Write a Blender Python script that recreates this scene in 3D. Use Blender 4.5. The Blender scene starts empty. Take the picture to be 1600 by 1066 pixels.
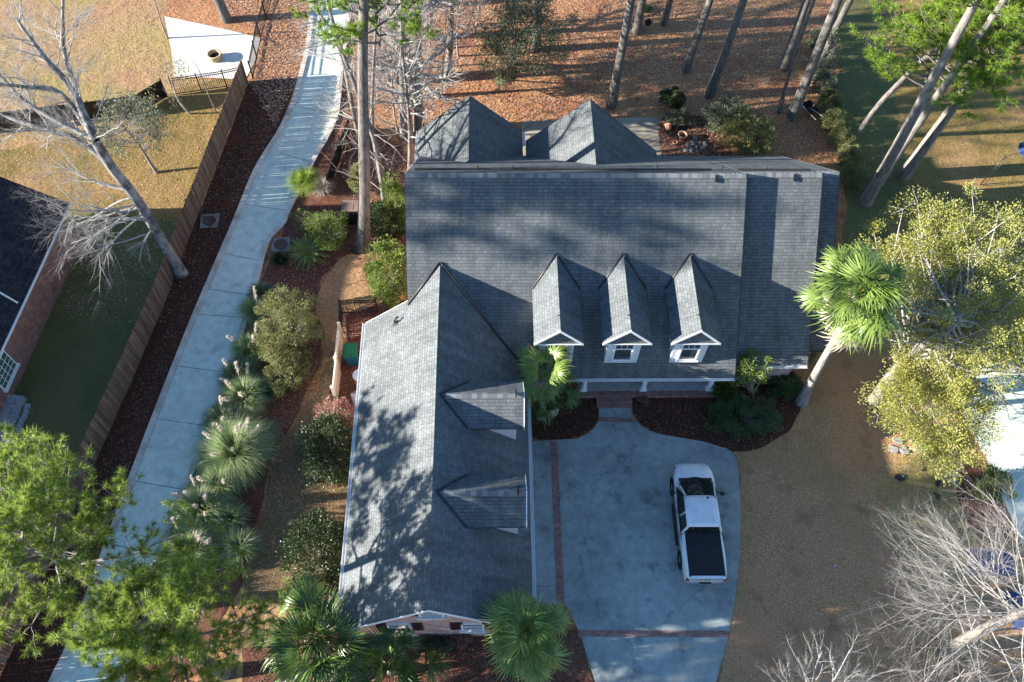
import bpy, bmesh, math, random
import numpy as np
from mathutils import Vector, Matrix

# ------------------------------------------------------------------ camera, sky, sun, exposure
SC = bpy.context.scene
COL = SC.collection
F_PX, H_CAM = 1326.66, 37.364
def _rot():
    a, b, c = np.radians([30.9312, 2.1802, -2.7442])
    Rx = np.array([[1, 0, 0], [0, np.cos(a), -np.sin(a)], [0, np.sin(a), np.cos(a)]])
    Rz = lambda t: np.array([[np.cos(t), -np.sin(t), 0], [np.sin(t), np.cos(t), 0], [0, 0, 1]])
    return Rz(c) @ Rx @ Rz(b)
RC = _rot()
cam_d = bpy.data.cameras.new("camera"); cam = bpy.data.objects.new("camera", cam_d); COL.objects.link(cam)
M4 = Matrix([list(RC[i]) + [0] for i in range(3)] + [[0, 0, 0, 1]])
cam.matrix_world = Matrix.Translation((0, 0, H_CAM)) @ M4
cam_d.sensor_width = 36; cam_d.lens = F_PX / 1600 * 36; cam_d.clip_end = 2000
SC.camera = cam

SUN_EL, SUN_AZ = 16.7, 5.6      # elevation; heading the light travels towards, degrees north of east
w = bpy.data.worlds.new("World"); SC.world = w; w.use_nodes = True
nt = w.node_tree; bg = nt.nodes["Background"]
sky = nt.nodes.new("ShaderNodeTexSky"); sky.sky_type = 'NISHITA'; sky.sun_disc = False
sky.sun_elevation = math.radians(SUN_EL)
sky.sun_rotation = math.radians(270 - SUN_AZ)     # sun stands in the west-south-west
sky.air_density = 1.0; sky.dust_density = 0.0; sky.ozone_density = 4.0
nt.links.new(sky.outputs[0], bg.inputs[0]); bg.inputs[1].default_value = 0.08
sd = bpy.data.lights.new("sun", 'SUN'); sd.energy = 5.0; sd.angle = math.radians(0.5); sd.color = (1.0, 0.93, 0.83)
sun = bpy.data.objects.new("sun", sd); COL.objects.link(sun)
e, az = math.radians(SUN_EL), math.radians(SUN_AZ)
SDIR = Vector((math.cos(e) * math.cos(az), math.cos(e) * math.sin(az), -math.sin(e)))
sun.rotation_euler = SDIR.to_track_quat('-Z', 'Y').to_euler()
SC.view_settings.view_transform = 'Standard'; SC.view_settings.look = 'None'
SC.view_settings.exposure = 2.0; SC.view_settings.gamma = 1
SC.cycles.max_bounces = 5; SC.cycles.diffuse_bounces = 3; SC.cycles.transparent_max_bounces = 4

# ------------------------------------------------------------------ helpers
def ray(u, v): return RC @ np.array([(u - 800) / F_PX, -(v - 533) / F_PX, -1.0])
def G(u, v, z=0.0):
    """world point at height z seen at photo position (u, v)"""
    d = ray(u, v); t = (z - H_CAM) / d[2]; return np.array([t * d[0], t * d[1], z])
def onY(u, v, y):
    d = ray(u, v); t = y / d[1]; return np.array([t * d[0], y, H_CAM + t * d[2]])
def GL(pts, z=0.0): return [G(u, v, z)[:2] for u, v in pts]

class MB:
    """collects faces with metric UVs and material slots, builds ONE mesh object"""
    def __init__(s): s.v = []; s.f = []; s.uv = []; s.m = []; s.bulk = []; s.sm = []
    def face(s, pts, uv=None, m=0, smooth=False):
        n = len(s.v); s.v += [tuple(map(float, p)) for p in pts]; s.f.append(tuple(range(n, n + len(pts))))
        if uv is None:
            P = [Vector(p) for p in pts]; nn = Vector((0, 0, 0))
            for i in range(len(P)): nn += (P[i] - P[0]).cross(P[(i + 1) % len(P)] - P[0])
            nn = nn.normalized() if nn.length > 1e-9 else Vector((0, 0, 1))
            u = Vector((0, 0, 1)).cross(nn)
            u = u.normalized() if u.length > 1e-3 else Vector((1, 0, 0))
            w_ = nn.cross(u); uv = [(q.dot(u), q.dot(w_)) for q in P]
        s.uv += uv; s.m.append(m); s.sm.append(smooth)
    def box(s, c, d, rz=0, m=0, M=None):
        x, y, z = [q / 2 for q in d]
        P = [Vector((a * x, b * y, c_ * z)) for a in (-1, 1) for b in (-1, 1) for c_ in (-1, 1)]
        R = Matrix.Rotation(rz, 3, 'Z') if M is None else M
        P = [R @ q + Vector(c) for q in P]
        for f in ((0, 1, 3, 2), (4, 6, 7, 5), (0, 4, 5, 1), (2, 3, 7, 6), (0, 2, 6, 4), (1, 5, 7, 3)):
            s.face([P[i] for i in f], m=m)
    def prism(s, top, d, m=0, ms=None):
        """slab: top polygon (counter-clockwise seen from outside), extruded by vector d"""
        ms = m if ms is None else ms
        top = [Vector(p) for p in top]; d = Vector(d); bot = [p + d for p in top]
        s.face(top, m=m); s.face(bot[::-1], m=ms)
        for i in range(len(top)):
            j = (i + 1) % len(top); s.face([top[j], top[i], bot[i], bot[j]], m=ms)
    def tube(s, pts, r, k=6, m=0, cap=True):
        pts = [Vector(p) for p in pts]
        if not hasattr(r, '__len__'): r = [r] * len(pts)
        base = len(s.v); L = 0; U = []
        side = None
        for i, p in enumerate(pts):
            t = (pts[min(i + 1, len(pts) - 1)] - pts[max(i - 1, 0)]).normalized()
            if side is None:
                side = t.orthogonal().normalized()
            side = (side - t * side.dot(t)); side = side.normalized() if side.length > 1e-6 else t.orthogonal().normalized()
            b = t.cross(side)
            if i: L += (p - pts[i - 1]).length
            for j in range(k):
                a = 2 * math.pi * j / k
                s.v.append(tuple(p + (side * math.cos(a) + b * math.sin(a)) * r[i])); U.append((j / k * 2 * math.pi * r[0], L))
        for i in range(len(pts) - 1):
            for j in range(k):
                q = (base + i * k + j, base + i * k + (j + 1) % k, base + (i + 1) * k + (j + 1) % k, base + (i + 1) * k + j)
                s.f.append(q); s.m.append(m); s.sm.append(True)
                s.uv += [U[x - base] for x in q]
        if cap:
            for i, rev in ((0, True), (len(pts) - 1, False)):
                q = tuple(base + i * k + j for j in range(k)); q = q[::-1] if rev else q
                s.f.append(q); s.m.append(m); s.sm.append(False); s.uv += [U[x - base] for x in q]
    def lathe(s, prof, c=(0, 0, 0), k=20, m=0, M=None):
        """prof: (r, z) from bottom to top"""
        M = M or Matrix.Identity(3); base = len(s.v)
        for r, z in prof:
            for j in range(k):
                a = 2 * math.pi * j / k; s.v.append(tuple(M @ Vector((r * math.cos(a), r * math.sin(a), z)) + Vector(c)))
        for i in range(len(prof) - 1):
            for j in range(k):
                q = (base + i * k + j, base + i * k + (j + 1) % k, base + (i + 1) * k + (j + 1) % k, base + (i + 1) * k + j)
                s.f.append(q); s.m.append(m); s.sm.append(True); s.uv += [(j / k, i)] * 4
    def data(s, name, mats):
        me = bpy.data.meshes.new(name)
        me.from_pydata(s.v, [], s.f)
        if s.uv:
            ul = me.uv_layers.new(name="UVMap"); ul.data.foreach_set('uv', np.array(s.uv, dtype=np.float32).ravel())
        me.polygons.foreach_set('material_index', np.array(s.m, dtype=np.int32))
        me.polygons.foreach_set('use_smooth', np.array(s.sm, dtype=bool))
        for mm in (mats if isinstance(mats, (list, tuple)) else [mats]): me.materials.append(mm)
        me.update(); return me
    def build(s, name, mats, parent=None, **kw): return link(name, s.data(name, mats), parent, **kw)

def fast_mesh(name, V, F, mat, smooth=False):
    """V (N,3), F (M,k) of equal-size faces"""
    V = np.asarray(V, np.float32); F = np.asarray(F, np.int32); k = F.shape[1]
    me = bpy.data.meshes.new(name)
    me.vertices.add(len(V)); me.vertices.foreach_set('co', V.ravel())
    me.loops.add(F.size); me.loops.foreach_set('vertex_index', F.ravel())
    me.polygons.add(len(F)); me.polygons.foreach_set('loop_start', np.arange(0, F.size, k, dtype=np.int32))
    try: me.polygons.foreach_set('loop_total', np.full(len(F), k, dtype=np.int32))
    except Exception: pass
    me.update(calc_edges=True)
    me.materials.append(mat)
    if smooth: me.polygons.foreach_set('use_smooth', np.ones(len(F), dtype=bool))
    return me
def link(name, me, parent=None, label=None, cat=None, group=None, kind=None, loc=None):
    o = bpy.data.objects.new(name, me); COL.objects.link(o)
    if parent is not None: o.parent = parent
    if loc is not None: o.location = loc
    return tag(o, label, cat, group, kind)
def tag(o, label=None, cat=None, group=None, kind=None):
    if label: o['label'] = label
    if cat: o['category'] = cat
    if group: o['group'] = group
    if kind: o['kind'] = kind
    return o
def thing(name, label, cat, loc=(0, 0, 0), rz=0, group=None):
    o = link(name, None, None, label, cat, group); o.location = tuple(map(float, loc)); o.rotation_euler = (0, 0, rz); return o

# ------------------------------------------------------------------ materials
def newmat(name, rough=0.8, spec=0.3):
    m = bpy.data.materials.new(name); m.use_nodes = True; n = m.node_tree
    b = n.nodes["Principled BSDF"]; b.inputs["Roughness"].default_value = rough
    b.inputs["Specular IOR Level"].default_value = spec
    return m, n, b
def N(n, t, **kw):
    x = n.nodes.new(t)
    for k, v in kw.items():
        if k in x.inputs.keys(): x.inputs[k].default_value = v
        else: setattr(x, k, v)
    return x
def coord(n, kind='Object', scale=(1, 1, 1)):
    tc = N(n, "ShaderNodeTexCoord"); mp = N(n, "ShaderNodeMapping"); mp.inputs['Scale'].default_value = scale
    n.links.new(tc.outputs[kind], mp.inputs[0]); return mp.outputs[0]
def noise(n, vec, scale, detail=3, rough=.6):
    x = N(n, "ShaderNodeTexNoise"); x.inputs['Scale'].default_value = scale; x.inputs['Detail'].default_value = detail
    x.inputs['Roughness'].default_value = rough; n.links.new(vec, x.inputs['Vector']); return x.outputs['Fac']
def ramp(n, fac, stops):
    r = N(n, "ShaderNodeValToRGB"); el = r.color_ramp.elements
    while len(el) > 1: el.remove(el[-1])
    el[0].position = stops[0][0]; el[0].color = (*stops[0][1], 1)
    for p, c in stops[1:]: q = el.new(p); q.color = (*c, 1)
    n.links.new(fac, r.inputs[0]); return r.outputs[0]
def g3(x): return (x, x, x)
def mix(n, fac, a, b, mode='MIX'):
    x = N(n, "ShaderNodeMix", data_type='RGBA', blend_type=mode)
    for s, v in ((0, fac), (6, a), (7, b)):
        if isinstance(v, (int, float)): x.inputs[s].default_value = v
        elif isinstance(v, tuple): x.inputs[s].default_value = (*v, 1)
        else: n.links.new(v, x.inputs[s])
    return x.outputs[2]
def bump(n, b, h, strength=.5, dist=.02, prev=None):
    x = N(n, "ShaderNodeBump"); x.inputs['Strength'].default_value = strength; x.inputs['Distance'].default_value = dist
    n.links.new(h, x.inputs['Height'])
    if prev is not None: n.links.new(prev, x.inputs['Normal'])
    n.links.new(x.outputs[0], b.inputs['Normal']); return x.outputs[0]
def setc(n, b, c): n.links.new(c, b.inputs['Base Color'])

def plain(name, c, rough=.6, spec=.4, metal=0, var=.12, sc=6):
    m, n, b = newmat(name, rough, spec); v = coord(n)
    f = noise(n, v, sc, 4); lo = tuple(x * (1 - var) for x in c); hi = tuple(min(1, x * (1 + var)) for x in c)
    setc(n, b, ramp(n, f, [(.3, lo), (.7, hi)])); b.inputs['Metallic'].default_value = metal; return m
def ground(name, fine, big=None, bigscale=.25, fs=14, bs=.7, bd=.05, rough=.95, speck=None):
    """fine: ramp stops on small noise; big: (colour, lo, hi, amount) patches"""
    m, n, b = newmat(name, rough, .1); v = coord(n)
    f = noise(n, v, fs, 5, .7); c = ramp(n, f, fine)
    if big:
        for col, lo, hi, amt, s in big:
            g = noise(n, v, s, 4, .6); c = mix(n, ramp(n, g, [(lo, g3(0)), (hi, g3(amt))]), c, col)
    if speck:
        vo = N(n, "ShaderNodeTexVoronoi"); vo.inputs['Scale'].default_value = speck[1]; n.links.new(v, vo.inputs['Vector'])
        c = mix(n, ramp(n, vo.outputs['Distance'], [(0, g3(1)), (speck[2], g3(1)), (speck[2] + .05, g3(0))]), c, speck[0])
    setc(n, b, c)
    h = noise(n, v, fs * .6, 6, .75); p = bump(n, b, h, bs, bd)
    h2 = noise(n, v, 1.2, 3); bump(n, b, h2, .35, .25, p)
    return m
def leafmat(name, cols, rough=.55, trans=.35, spec=.3):
    m, n, b = newmat(name, rough, spec)
    g = N(n, "ShaderNodeNewGeometry"); c = ramp(n, g.outputs['Random Per Island'], [(i / max(1, len(cols) - 1), q) for i, q in enumerate(cols)])
    c2 = mix(n, noise(n, coord(n), 1.3, 2), c, tuple(x * .6 for x in cols[0])); c = mix(n, .5, c, c2)
    setc(n, b, c)
    if trans:
        t = N(n, "ShaderNodeBsdfTranslucent"); n.links.new(c, t.inputs[0])
        ms = N(n, "ShaderNodeMixShader"); ms.inputs[0].default_value = trans
        n.links.new(b.outputs[0], ms.inputs[1]); n.links.new(t.outputs[0], ms.inputs[2])
        n.links.new(ms.outputs[0], n.nodes["Material Output"].inputs[0])
    return m
def bark(name, c1, c2, vs=3, c3=None, c3amt=.5):
    m, n, b = newmat(name, .9, .15); v = coord(n, 'Object', (1, 1, .22)); f = noise(n, v, vs * 3, 6, .75)
    c = ramp(n, f, [(.3, c1), (.62, c2)])
    if c3: c = mix(n, ramp(n, noise(n, coord(n), 1.1, 4), [(.48, g3(0)), (.58, g3(c3amt))]), c, c3)
    setc(n, b, c); bump(n, b, f, .9, .06); return m
def shingle(name, c1, c2, line, w_=.24, h=.15):
    m, n, b = newmat(name, .92, .2); v = coord(n, 'UV')
    br = N(n, "ShaderNodeTexBrick"); n.links.new(v, br.inputs['Vector'])
    br.offset = .37; br.offset_frequency = 2; br.squash = .66; br.squash_frequency = 3
    for k_, q in (('Scale', 1.0), ('Mortar Size', .011), ('Mortar Smooth', .4), ('Bias', 0), ('Brick Width', w_), ('Row Height', h)): br.inputs[k_].default_value = q
    br.inputs['Color1'].default_value = (*c1, 1); br.inputs['Color2'].default_value = (*c2, 1); br.inputs['Mortar'].default_value = (*line, 1)
    g = noise(n, v, .45, 6, .7); c = mix(n, 1.0, br.outputs['Color'], ramp(n, g, [(.3, g3(.82)), (.7, g3(1.12))]), 'MULTIPLY')
    f = noise(n, v, 60, 3, .7); c = mix(n, 1.0, c, ramp(n, f, [(.2, g3(.75)), (.8, g3(1.25))]), 'MULTIPLY')
    st = noise(n, coord(n, 'UV', (2.2, .25, 1)), 1.0, 4, .6); c = mix(n, 1.0, c, ramp(n, st, [(.35, g3(.8)), (.6, g3(1.08))]), 'MULTIPLY')
    setc(n, b, c); inv = N(n, "ShaderNodeMath", operation='SUBTRACT'); inv.inputs[0].default_value = 1; n.links.new(br.outputs['Fac'], inv.inputs[1])
    sep = N(n, "ShaderNodeSeparateXYZ"); n.links.new(v, sep.inputs[0])
    dv = N(n, "ShaderNodeMath", operation='DIVIDE'); dv.inputs[1].default_value = h; n.links.new(sep.outputs[1], dv.inputs[0])
    fr = N(n, "ShaderNodeMath", operation='FRACT'); n.links.new(dv.outputs[0], fr.inputs[0])
    sb = N(n, "ShaderNodeMath", operation='SUBTRACT'); n.links.new(inv.outputs[0], sb.inputs[0]); n.links.new(fr.outputs[0], sb.inputs[1])
    bw = N(n, "ShaderNodeRGBToBW"); n.links.new(br.outputs['Color'], bw.inputs[0])
    ad = N(n, "ShaderNodeMath", operation='MULTIPLY_ADD'); ad.inputs[1].default_value = 2.0; n.links.new(bw.outputs[0], ad.inputs[0]); n.links.new(sb.outputs[0], ad.inputs[2])
    p = bump(n, b, ad.outputs[0], .8, .016); bump(n, b, f, .3, .004, p)
    return m
def brick(name, c1, c2, mortar, w_=.21, h=.075, ms=.008, kind='UV'):
    m, n, b = newmat(name, .9, .2); v = coord(n, kind)
    br = N(n, "ShaderNodeTexBrick"); n.links.new(v, br.inputs['Vector'])
    for k_, q in (('Scale', 1.0), ('Mortar Size', ms), ('Mortar Smooth', .2), ('Bias', 0), ('Brick Width', w_), ('Row Height', h)): br.inputs[k_].default_value = q
    br.inputs['Color1'].default_value = (*c1, 1); br.inputs['Color2'].default_value = (*c2, 1); br.inputs['Mortar'].default_value = (*mortar, 1)
    g = noise(n, v, 2.5, 4, .7); c = mix(n, 1.0, br.outputs['Color'], ramp(n, g, [(.3, g3(.7)), (.7, g3(1.2))]), 'MULTIPLY')
    setc(n, b, c); inv = N(n, "ShaderNodeMath", operation='SUBTRACT'); inv.inputs[0].default_value = 1; n.links.new(br.outputs['Fac'], inv.inputs[1])
    bump(n, b, inv.outputs[0], .5, .01); return m
def concrete(name, c, stain, amt=.6, crack=True, sc=.35):
    m, n, b = newmat(name, .85, .25); v = coord(n)
    f = noise(n, v, 2.2, 8, .65); col = ramp(n, f, [(.3, tuple(x * .8 for x in c)), (.7, tuple(x * 1.12 for x in c))])
    g = noise(n, v, sc, 7, .7); col = mix(n, ramp(n, g, [(.45, g3(0)), (.68, g3(amt))]), col, stain)
    o_ = noise(n, v, .9, 5, .65); col = mix(n, ramp(n, o_, [(.56, g3(0)), (.70, g3(amt * .8))]), col, tuple(x * .5 for x in stain))
    s = noise(n, v, 9, 2, .5); col = mix(n, ramp(n, s, [(.70, g3(0)), (.76, g3(.6))]), col, tuple(x * .35 for x in stain))
    if crack:
        vo = N(n, "ShaderNodeTexVoronoi", feature='DISTANCE_TO_EDGE'); vo.inputs['Scale'].default_value = .17
        dd = N(n, "ShaderNodeTexNoise"); dd.inputs['Scale'].default_value = 1.1; dd.inputs['Detail'].default_value = 4; n.links.new(v, dd.inputs['Vector'])
        va = N(n, "ShaderNodeVectorMath", operation='SCALE'); va.inputs['Scale'].default_value = 1.1; n.links.new(dd.outputs['Color'], va.inputs[0])
        vb = N(n, "ShaderNodeVectorMath", operation='ADD'); n.links.new(v, vb.inputs[0]); n.links.new(va.outputs[0], vb.inputs[1]); n.links.new(vb.outputs[0], vo.inputs['Vector'])
        k = ramp(n, vo.outputs['Distance'], [(0, g3(.6)), (.0018, g3(.4)), (.0045, g3(0))])
        col = mix(n, k, col, tuple(x * .25 for x in c))
    setc(n, b, col); bump(n, b, noise(n, v, 25, 5), .25, .01); return m
def siding(name, c):
    m, n, b = newmat(name, .5, .4); v = coord(n, 'UV'); sep = N(n, "ShaderNodeSeparateXYZ"); n.links.new(v, sep.inputs[0])
    dv = N(n, "ShaderNodeMath", operation='DIVIDE'); dv.inputs[1].default_value = .13; n.links.new(sep.outputs[1], dv.inputs[0])
    fr = N(n, "ShaderNodeMath", operation='FRACT'); n.links.new(dv.outputs[0], fr.inputs[0])
    setc(n, b, ramp(n, fr.outputs[0], [(0, tuple(x * .6 for x in c)), (.1, c), (1, tuple(x * .95 for x in c))])); bump(n, b, fr.outputs[0], .6, .015); return m

M = {}
M['straw'] = ground('pine_straw', [(.3, (.12, .048, .026)), (.5, (.36, .175, .085)), (.72, (.64, .38, .21))], [((.44, .28, .13), .5, .7, .6, .22), ((.23, .065, .038), .50, .66, .65, .5), ((.10, .042, .028), .56, .72, .55, .13)], fs=8, bs=.6, speck=((.74, .52, .36), 9, .08))
M['mulch'] = ground('dark_mulch', [(.3, (0.024, 0.012, 0.009)), (.55, (0.083, 0.036, 0.024)), (.78, (0.180, 0.090, 0.060))], [((0.135, 0.048, 0.027), .5, .7, .5, .4)], fs=17, speck=((0.330, 0.210, 0.135), 7, .07))
M['mulch_red'] = ground('red_mulch', [(.3, (.05, .022, .016)), (.55, (.155, .065, .045)), (.78, (.30, .17, .11))], [((.20, .13, .07), .5, .68, .6, .35), ((.08, .04, .03), .5, .7, .5, .9)], fs=12, speck=((.36, .24, .17), 8, .07))
M['lawn_tan'] = ground('dormant_lawn', [(.3, (.17, .10, .045)), (.5, (.35, .23, .11)), (.72, (.54, .39, .22))], [((.29, .25, .07), .46, .62, .6, .16), ((.36, .19, .11), .5, .66, .6, .3)], fs=12, speck=((.62, .46, .32), 7, .09))
M['lawn_olive'] = ground('olive_lawn', [(.3, (0.072, 0.058, 0.020)), (.5, (0.216, 0.150, 0.048)), (.72, (0.402, 0.277, 0.115))], [((0.402, 0.230, 0.115), .48, .66, .6, .2), ((0.115, 0.104, 0.030), .5, .68, .6, .45)], fs=14, speck=((0.646, 0.414, 0.328), 6, .05))
M['lawn_green'] = ground('winter_green_lawn', [(.3, (0.059, 0.065, 0.023)), (.5, (0.130, 0.129, 0.051)), (.72, (0.210, 0.199, 0.087))], [((0.210, 0.162, 0.069), .5, .7, .5, .2), ((0.063, 0.087, 0.028), .5, .68, .5, .5)], fs=20, speck=((0.735, 0.570, 0.460), 4, .03))
M['lawn_brown'] = ground('brown_lawn', [(.3, (0.189, 0.105, 0.052)), (.5, (0.418, 0.245, 0.125)), (.72, (0.658, 0.410, 0.226))], [((0.481, 0.240, 0.125), .47, .64, .6, .2), ((0.253, 0.180, 0.084), .48, .66, .5, .35), ((0.202, 0.110, 0.067), .55, .7, .55, .8)], fs=14, bs=.8, speck=((0.734, 0.420, 0.251), 5, .045))
M['path_shaded'] = ground('shaded_brown_grass', [(.3, (.07, .05, .026)), (.5, (.19, .135, .07)), (.72, (.34, .26, .14))], [((.24, .13, .075), .47, .64, .6, .3), ((.12, .12, .05), .48, .66, .6, .5)], fs=12, bs=.8, speck=((.5, .34, .22), 6, .06))  # darker brown-lawn copy; the corridor's shade is put into its colour
M['road'] = concrete('pale_concrete', (0.611, 0.689, 0.610), (0.436, 0.487, 0.433), .5, False)
M['kerb'] = concrete('kerb_concrete', (0.621, 0.581, 0.513), (0.324, 0.257, 0.189), .7, False, 1.2)
M['patio'] = concrete('white_concrete', (.66, .64, .60), (.5, .46, .42), .4, False)
M['drive'] = concrete('weathered_concrete', (0.327, 0.382, 0.371), (0.145, 0.164, 0.165), .75, True)
M['joint'] = plain('dark_joint', (.05, .045, .04), .95)
M['paver'] = brick('brick_paver', (0.266, 0.122, 0.099), (0.366, 0.207, 0.174), (0.221, 0.207, 0.187), .2, .1, .012, 'Object')
M['shingle'] = shingle('grey_shingle', (.108, .120, .126), (.150, .164, .170), (.084, .093, .098))
M['shingle_dark'] = shingle('charcoal_shingle', (.02, .021, .025), (.045, .047, .055), (.012, .012, .014))
M['cap'] = shingle('ridge_cap_shingle', (.13, .14, .145), (.22, .23, .235), (.04, .04, .045), .2, 3.0)
M['brick'] = brick('house_brick', (.38, .22, .19), (.56, .40, .36), (.5, .46, .44))
M['brick_n'] = brick('red_brick', (.20, .085, .06), (.36, .17, .13), (.33, .26, .22))
M['white'] = plain('white_paint', (.80, .80, .78), .45, .4, var=.04)
M['siding'] = siding('white_siding', (.80, .80, .79))
M['vinyl'] = plain('cream_vinyl', (.78, .72, .56), .4, .4, var=.04)
M['black'] = plain('black_metal', (.012, .012, .013), .4, .5)
M['dark'] = plain('dark_flashing', (.03, .028, .028), .5, .5)
M['shutter'] = plain('dark_shutter', (.035, .022, .025), .5, .4)
def glassm(name, c, rough=.08):
    m, n, b = newmat(name, rough, .8); v = coord(n); setc(n, b, ramp(n, noise(n, v, .8, 2), [(.35, c), (.7, tuple(x * 1.8 for x in c))])); return m
M['glass'] = glassm('window_glass', (.03, .04, .045))
M['glass_g'] = glassm('greenish_glass', (.05, .11, .09), .2)
M['glass_k'] = glassm('truck_glass', (.012, .018, .018), .05)
def fencewood():
    m, n, b = newmat('weathered_fence_wood', .9, .15); v = coord(n, 'UV', (1, .08, 1))
    br = noise(n, v, 9, 5, .7); c = ramp(n, br, [(.3, (.10, .066, .048)), (.7, (.27, .19, .145))])
    g = N(n, "ShaderNodeNewGeometry"); c = mix(n, 1.0, c, ramp(n, g.outputs['Random Per Island'], [(0, g3(.6)), (1, g3(1.35))]), 'MULTIPLY')
    setc(n, b, c); bump(n, b, br, .4, .01); return m
M['fence'] = fencewood()
M['bark_pine'] = bark('pine_bark', (.045, .042, .04), (.20, .185, .17), 2.6)
M['bark_pale'] = bark('pale_bark', (.07, .063, .056), (.27, .25, .225), 2.6)
M['bark_bare'] = bark('grey_bark', (.09, .088, .088), (.36, .345, .33), 2.2, (.05, .05, .054), .75)
M['twig'] = bark('pale_twig', (.23, .22, .21), (.45, .435, .41), 3)
M['twig_dim'] = bark('grey_twig', (.15, .135, .125), (.34, .305, .285), 3)
M['palm_trunk'] = bark('palm_trunk', (.13, .12, .11), (.33, .305, .275), 1.5)
M['leaf_dark'] = leafmat('dark_leaf', [(.022, .042, .012), (.042, .078, .022), (.075, .115, .04), (.12, .155, .07)], .4, .15, .4)
M['leaf_mid'] = leafmat('mid_green_leaf', [(.045, .09, .03), (.08, .14, .045), (.12, .19, .07), (.17, .23, .10)], .5, .25)
M['leaf_olive'] = leafmat('olive_leaf', [(0.125, 0.142, 0.048), (0.213, 0.243, 0.083), (0.300, 0.314, 0.123), (0.375, 0.342, 0.179)], .6, .3)
M['leaf_grey'] = leafmat('grey_green_leaf', [(0.088, 0.106, 0.062), (0.150, 0.175, 0.100), (0.237, 0.263, 0.163), (0.300, 0.312, 0.213)], .55, .25)
M['twig_mid'] = bark('soft_twig', (.16, .15, .14), (.38, .36, .34), 3)
M['leaf_bright'] = leafmat('bright_leaf', [(0.088, 0.138, 0.025), (0.150, 0.225, 0.044), (0.225, 0.312, 0.062), (0.325, 0.400, 0.112)], .5, .35)
M['leaf_oak'] = leafmat('yellow_green_leaf', [(.22, .27, .05), (.35, .39, .075), (.50, .50, .12), (.58, .49, .20), (.46, .48, .24)], .5, .45)
M['leaf_red'] = leafmat('red_leaf', [(0.220, 0.056, 0.064), (0.396, 0.128, 0.128), (0.462, 0.320, 0.224), (0.528, 0.480, 0.352)], .6, .35)
M['leaf_litter'] = leafmat('fallen_leaf', [(.19, .08, .045), (.38, .20, .11), (.56, .36, .23), (.72, .54, .40), (.30, .12, .08)], .7, 0)
M['litter_dark'] = leafmat('mulch_litter', [(0.052, 0.023, 0.016), (0.117, 0.052, 0.033), (0.221, 0.130, 0.085), (0.364, 0.260, 0.195)], .7, 0)
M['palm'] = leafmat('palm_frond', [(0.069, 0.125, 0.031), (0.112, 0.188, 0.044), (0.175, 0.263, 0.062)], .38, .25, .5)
M['palm_lit'] = leafmat('lit_palm_frond', [(0.138, 0.213, 0.044), (0.225, 0.325, 0.069), (0.350, 0.450, 0.125)], .4, .3, .5)  # paler copy of the palm frond with sunlight put into its colour
M['frond_dry'] = leafmat('dry_frond', [(.42, .36, .27), (.55, .48, .38), (.66, .6, .5)], .7, .2)
M['needle'] = leafmat('pine_needle', [(.11, .18, .03), (.21, .31, .045), (.34, .45, .08), (.48, .57, .16)], .4, .5)
M['needle_y'] = leafmat('yellow_green_needle', [(0.130, 0.218, 0.022), (0.221, 0.345, 0.039), (0.338, 0.460, 0.066)], .45, .4)  # yellow-green needles of the tallest and the leaning pines
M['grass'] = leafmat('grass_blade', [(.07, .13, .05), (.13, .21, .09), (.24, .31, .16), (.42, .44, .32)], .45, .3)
M['grass_lit'] = leafmat('lit_grass_blade', [(.13, .24, .06), (.22, .36, .10), (.36, .47, .20), (.55, .58, .40), (.66, .66, .52)], .45, .35)  # paler grass copy for sunlit clumps; the sun is in its colour
M['grass_vivid'] = leafmat('vivid_grass_blade', [(.22, .34, .04), (.34, .46, .06), (.50, .56, .24)], .45, .4)
M['tan_patio'] = concrete('tan_concrete', (.34, .31, .25), (.2, .16, .12), .5, False)
M['plume'] = leafmat('pampas_plume', [(.70, .62, .52), (.82, .76, .68)], .9, .3)
# ------------------------------------------------------------------ the ground and its surfaces
rng = np.random.default_rng(7)
ZL = [0.0]
def wob(pts, amp, step=.45, seed=0):
    r = np.random.default_rng(seed); out = []
    for i in range(len(pts)):
        a, b = np.array(pts[i]), np.array(pts[(i + 1) % len(pts)]); L = np.hypot(*(b - a)); n = max(1, int(L / step)); n = min(n, 160)
        for k in range(n): out.append(a + (b - a) * k / n + (r.normal(0, amp, 2) if amp else 0))
    out = np.array(out)
    if amp: out = (np.roll(out, 1, 0) + out * 2 + np.roll(out, -1, 0)) / 4
    return out
def smooth_poly(pts, it=2):
    P = np.array(pts)
    for _ in range(it):
        Q = np.roll(P, -1, 0); P = np.stack([P * .75 + Q * .25, P * .25 + Q * .75], 1).reshape(-1, 2)
    return P
ZONES = {}
def sheet(name, pts, mat, z, amp=0.0, smooth=0, world=False, kind='structure'):
    P = pts if world else GL(pts)
    if smooth: P = smooth_poly(P, smooth)
    ZONES.setdefault(name, []).append(np.array(P))
    P = wob(P, amp, seed=len(ZONES) * 7 + len(P)) if amp else P
    a = sum(P[i][0] * P[(i + 1) % len(P)][1] - P[(i + 1) % len(P)][0] * P[i][1] for i in range(len(P)))
    if a < 0: P = P[::-1]
    b = MB(); b.face([(x, y, z) for x, y in P], uv=[(x, y) for x, y in P]); return b.build(name, mat, kind=kind)
def inpoly(P, Q):
    """points Q (N,2) inside polygon P"""
    x, y = Q[:, 0], Q[:, 1]; c = np.zeros(len(Q), bool); n = len(P)
    for i in range(n):
        x1, y1 = P[i]; x2, y2 = P[(i + 1) % n]
        c ^= ((y1 > y) != (y2 > y)) & (x < (x2 - x1) * (y - y1) / (y2 - y1 + 1e-12) + x1)
    return c

sheet('ground', [(-260, -120), (260, -120), (260, 320), (-260, 320)], M['straw'], 0, world=True)
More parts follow.
